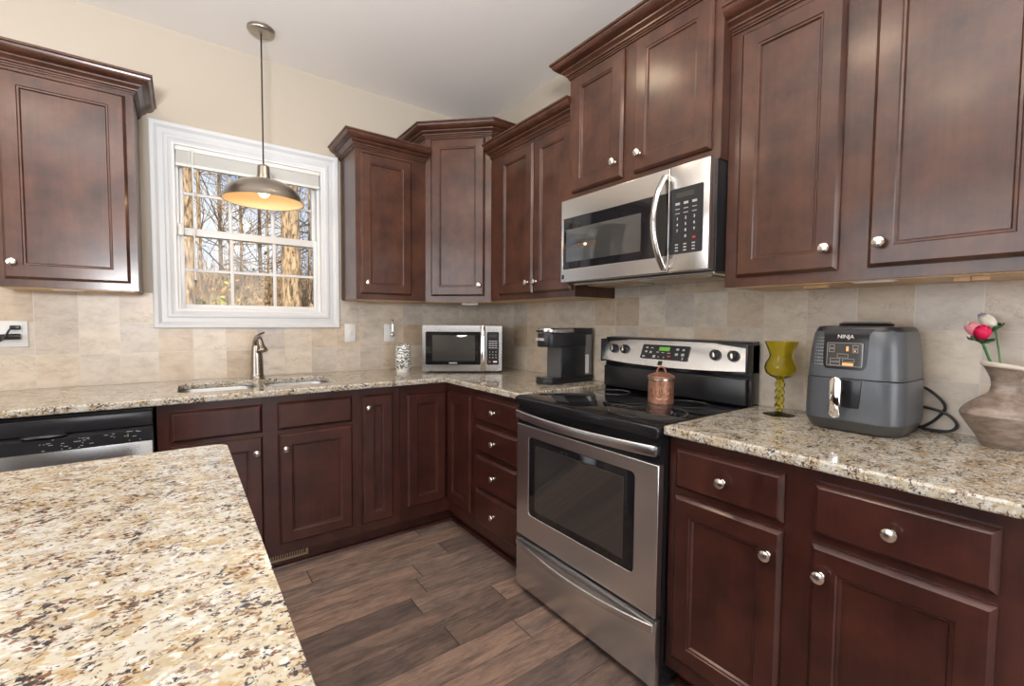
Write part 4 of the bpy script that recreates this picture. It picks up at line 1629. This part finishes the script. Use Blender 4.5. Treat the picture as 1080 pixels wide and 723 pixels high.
rose('deep red rose, nearest of the three in the clay vase', ['petal_red'], (-.020, .036, .118), .0175, .042, (-.45, -.1, 1), (VX - .004, VY + .010, 1.085), (.002, 0, 0))
rose('pale pink rose leaning left in the clay vase', ['petal_pink', 'petal_white'], (.000, .040, .124), .0155, .050, (-.05, .62, 1), (VX + .004, VY + .014, 1.085), (.002, 0, 0), .7)
rose('cream white rose with a lilac edge behind the red one in the clay vase', ['petal_white', 'petal_lilac'], (.022, .022, .148), .0155, .052, (.1, .80, 1), (VX + .010, VY + .006, 1.085), (.004, 0, 0), 1.5)

# ------------------------------------------------------------------ pendant lamp
pn = thing('pendant_lamp', 'brushed nickel dome pendant lamp hanging in front of the window', 'lamp', (-1.525, -.290, 2.74))
MB().lathe([(0, 0), (.064, 0), (.064, -.008), (.060, -.012), (.059, -.016), (.050, -.022), (.020, -.026), (0, -.027)], 40).build('canopy', 'nickel', pn)
MB().tube([(0, 0, -.02), (0, 0, -.70)], .0038, 10).build('cord', 'cord_black', pn)
ZR = -.880
so2 = MB().lathe([(0, -.688), (.016, -.688), (.026, -.694), (.029, -.702), (.030, -.745), (.036, -.762), (.036, -.768), (0, -.768)], 32)
so2.build('socket_cap', 'nickel', pn)
dome = [(.030, -.766), (.045, -.768), (.080, -.774), (.120, -.788), (.152, -.808), (.172, -.832), (.183, -.858), (.189, -.876), (.192, ZR)]
sh = MB().lathe(dome + [(.190, ZR - .001), (.186, ZR + .001)], 64).build('shade', 'nickel', pn, sharp=60)
MB().lathe([(.186, ZR + .001), (.180, -.858), (.169, -.834), (.149, -.811), (.118, -.791), (.080, -.777), (.045, -.771), (0, -.770)], 64).build('shade_lining', 'shade_inner', sh, sharp=60)
MB().lathe([(.0, -.768), (.014, -.768), (.014, -.788), (.013, -.792), (.022, -.806), (.028, -.822), (.0275, -.836), (.020, -.849), (.009, -.855), (0, -.856)], 24).build('bulb', 'bulb', pn)
light('pendant_glow', 'POINT', (-1.525, -.290, 1.872), 0.85, (1.0, 0.70, 0.42), .02)

# ------------------------------------------------------------------ outdoors: wooded slope behind the house
gr = bmesh.new()
NX, NY = 44, 34
gv = []
for j in range(NY + 1):
    row = []
    for i in range(NX + 1):
        x = -14 + 30 * i / NX
        y = .9 + 34 * (j / NY) ** 1.4
        z = -.25 + max(0, y - 2.0) * .150 + .18 * mnoise.noise(Vector((x * .35, y * .35, 0))) * min(1, y / 4)
        row.append(gr.verts.new((x, y, z)))
    gv.append(row)
for j in range(NY):
    for i in range(NX):
        gr.faces.new((gv[j][i], gv[j][i + 1], gv[j + 1][i + 1], gv[j + 1][i]))
g_ = MB()
g_._take(gr)
go = g_.build('wooded_slope', 'leaf_litter', sharp=80)
go['kind'] = 'structure'


def gz(x, y):
    return -.25 + max(0, y - 2.0) * .150 + .18 * mnoise.noise(Vector((x * .35, y * .35, 0))) * min(1, y / 4)


def grow(mb, rng, p, d, ln, r, depth, seg):
    pts, rs = [Vector(p)], [r]
    d = Vector(d).normalized()
    n_ = 4
    for i in range(n_):
        d = (d + Vector((rng.uniform(-.22, .22), rng.uniform(-.22, .22), rng.uniform(-.08, .2)))).normalized()
        pts.append(pts[-1] + d * ln / n_)
        rs.append(r * (1 - .75 * (i + 1) / n_) + .0015)
    mb.tube(pts, rs, seg, caps=False)
    if depth > 0:
        for k in range(rng.randint(3, 5)):
            i = rng.randint(1, n_)
            nd_ = (d + Vector((rng.uniform(-1, 1), rng.uniform(-1, 1), rng.uniform(-.3, .7)))).normalized()
            grow(mb, rng, pts[i], nd_, ln * rng.uniform(.45, .75), rs[i] * .75, depth - 1, max(3, seg - 1))


def tree(label, x, y, r, h, material, seed, nb=12, first=.25, group=None, depth=2):
    rng = random.Random(seed)
    z0 = gz(x, y) - .15
    o = thing('tree', label, 'tree', (x, y, z0), 0, group)
    pts, rs = [], []
    px, py = 0, 0
    for i in range(13):
        s = i / 12
        px += rng.uniform(-.05, .05) * r * 2
        py += rng.uniform(-.05, .05) * r * 2
        pts.append(Vector((px, py, h * s)))
        rs.append(r * (1.25 if i == 0 else 1) * (1 - .55 * s))
    t = MB().tube(pts, rs, 16, caps=False)
    t.build('trunk', material, o, sharp=80)
    br = MB()
    for k in range(nb):
        i = rng.randint(int(12 * first), 12)
        a = rng.uniform(0, 2 * PI)
        grow(br, rng, pts[i], (math.cos(a), math.sin(a), rng.uniform(.1, .8)), h * rng.uniform(.22, .42), max(.012, rs[i] * .28), depth, 5)
    br.build('branches', material, o, sharp=80)
    return o


# direction from the camera through the window, distance along y
def at(px_x, yy):
    """x on the plane y=yy seen from the kitchen through window x position px_x (at y=.07)"""
    return -1.8878 + (px_x + 1.8878) * (yy + 2.9901) / 3.06


tree('thick pale-barked tree trunk behind the right panes of the window', at(-1.335, 4.6), 4.6, .155, 9.0, 'bark', 1, 7, .55)
tree('thick pale-barked tree trunk at the left edge of the window', at(-1.862, 5.2), 5.2, .12, 9.0, 'bark', 2, 8, .5)
GT = 'bare slender trees up the slope'
rng = random.Random(5)
spots = [(-1.80, 8.5, .05), (-1.70, 12.5, .06), (-1.655, 7.0, .028), (-1.60, 10.0, .04), (-1.50, 14, .07), (-1.46, 8.0, .025), (-1.23, 7.0, .035), (-1.20, 12.0, .06)]
for k, (wx, yy, r_) in enumerate(spots):
    tree('bare slender tree among others on the wooded slope outside', at(wx, yy), yy, r_, rng.uniform(4.5, 7.5), 'bark_dark' if k % 3 == 1 else 'bark', 20 + k, 20, .10, GT, 2)

# undergrowth: twigs and dry leaves nobody could count
rng = random.Random(9)
ug = MB()
for k in range(3200):
    y = rng.uniform(3.4, 13)
    x = at(rng.uniform(-2.05, -.95), y)
    z = gz(x, y)
    hgt = rng.uniform(.25, 1.0) ** 1.5 * (1.1 + .09 * y)
    dx, dy = rng.uniform(-.5, .5), rng.uniform(-.5, .5)
    rr = rng.uniform(.005, .013)
    ug.tube([(x, y, z - .02), (x + dx * .35, y + dy * .35, z + hgt * .55), (x + dx, y + dy, z + hgt)], [rr, rr * .7, rr * .3], 3, mi=0, caps=False)
for k in range(9000):
    y = rng.uniform(3.2, 13)
    x = at(rng.uniform(-2.05, -.95), y)
    z = gz(x, y) + abs(rng.gauss(0, .40)) * (1 + .05 * y)
    s = rng.uniform(.028, .075)
    a = Vector((rng.uniform(-1, 1), rng.uniform(-1, 1), rng.uniform(-1, 1))).normalized()
    b_ = a.orthogonal().normalized()
    c = Vector((x, y, z))
    ug.quad(c - a * s, c + b_ * s * .6, c + a * s, c - b_ * s * .6, mi=1)
uo = ug.build('undergrowth', ['bark', 'dry_leaf'], sharp=80)
uo['kind'] = 'stuff'
tag(uo, 'brown twiggy undergrowth and dry leaves covering the slope outside the window', 'undergrowth')
# green bush low on the left
gbx, gby = at(-1.74, 5.8), 5.8
gbm = MB()
for k in range(700):
    d_ = Vector((rng.gauss(0, .26), rng.gauss(0, .2), abs(rng.gauss(.30, .28))))
    s = rng.uniform(.03, .06)
    a = Vector((rng.uniform(-1, 1), rng.uniform(-1, 1), rng.uniform(-1, 1))).normalized()
    b_ = a.orthogonal().normalized()
    gbm.quad(d_ - a * s, d_ + b_ * s * .6, d_ + a * s, d_ - b_ * s * .6)
bush = thing('bush', 'yellow-green leafy bush low on the slope at the left of the window', 'bush', (gbx, gby, gz(gbx, gby) + .35))
gbm.build('foliage', 'green_leaf', bush, sharp=80)
st = MB()
for k in range(9):
    st.tube([(0, 0, -.40), (rng.uniform(-.1, .1), rng.uniform(-.1, .1), .1), (rng.uniform(-.4, .4), rng.uniform(-.3, .3), .6)], [.012, .008, .003], 4, caps=False)
st.build('stems', 'bark_dark', bush)
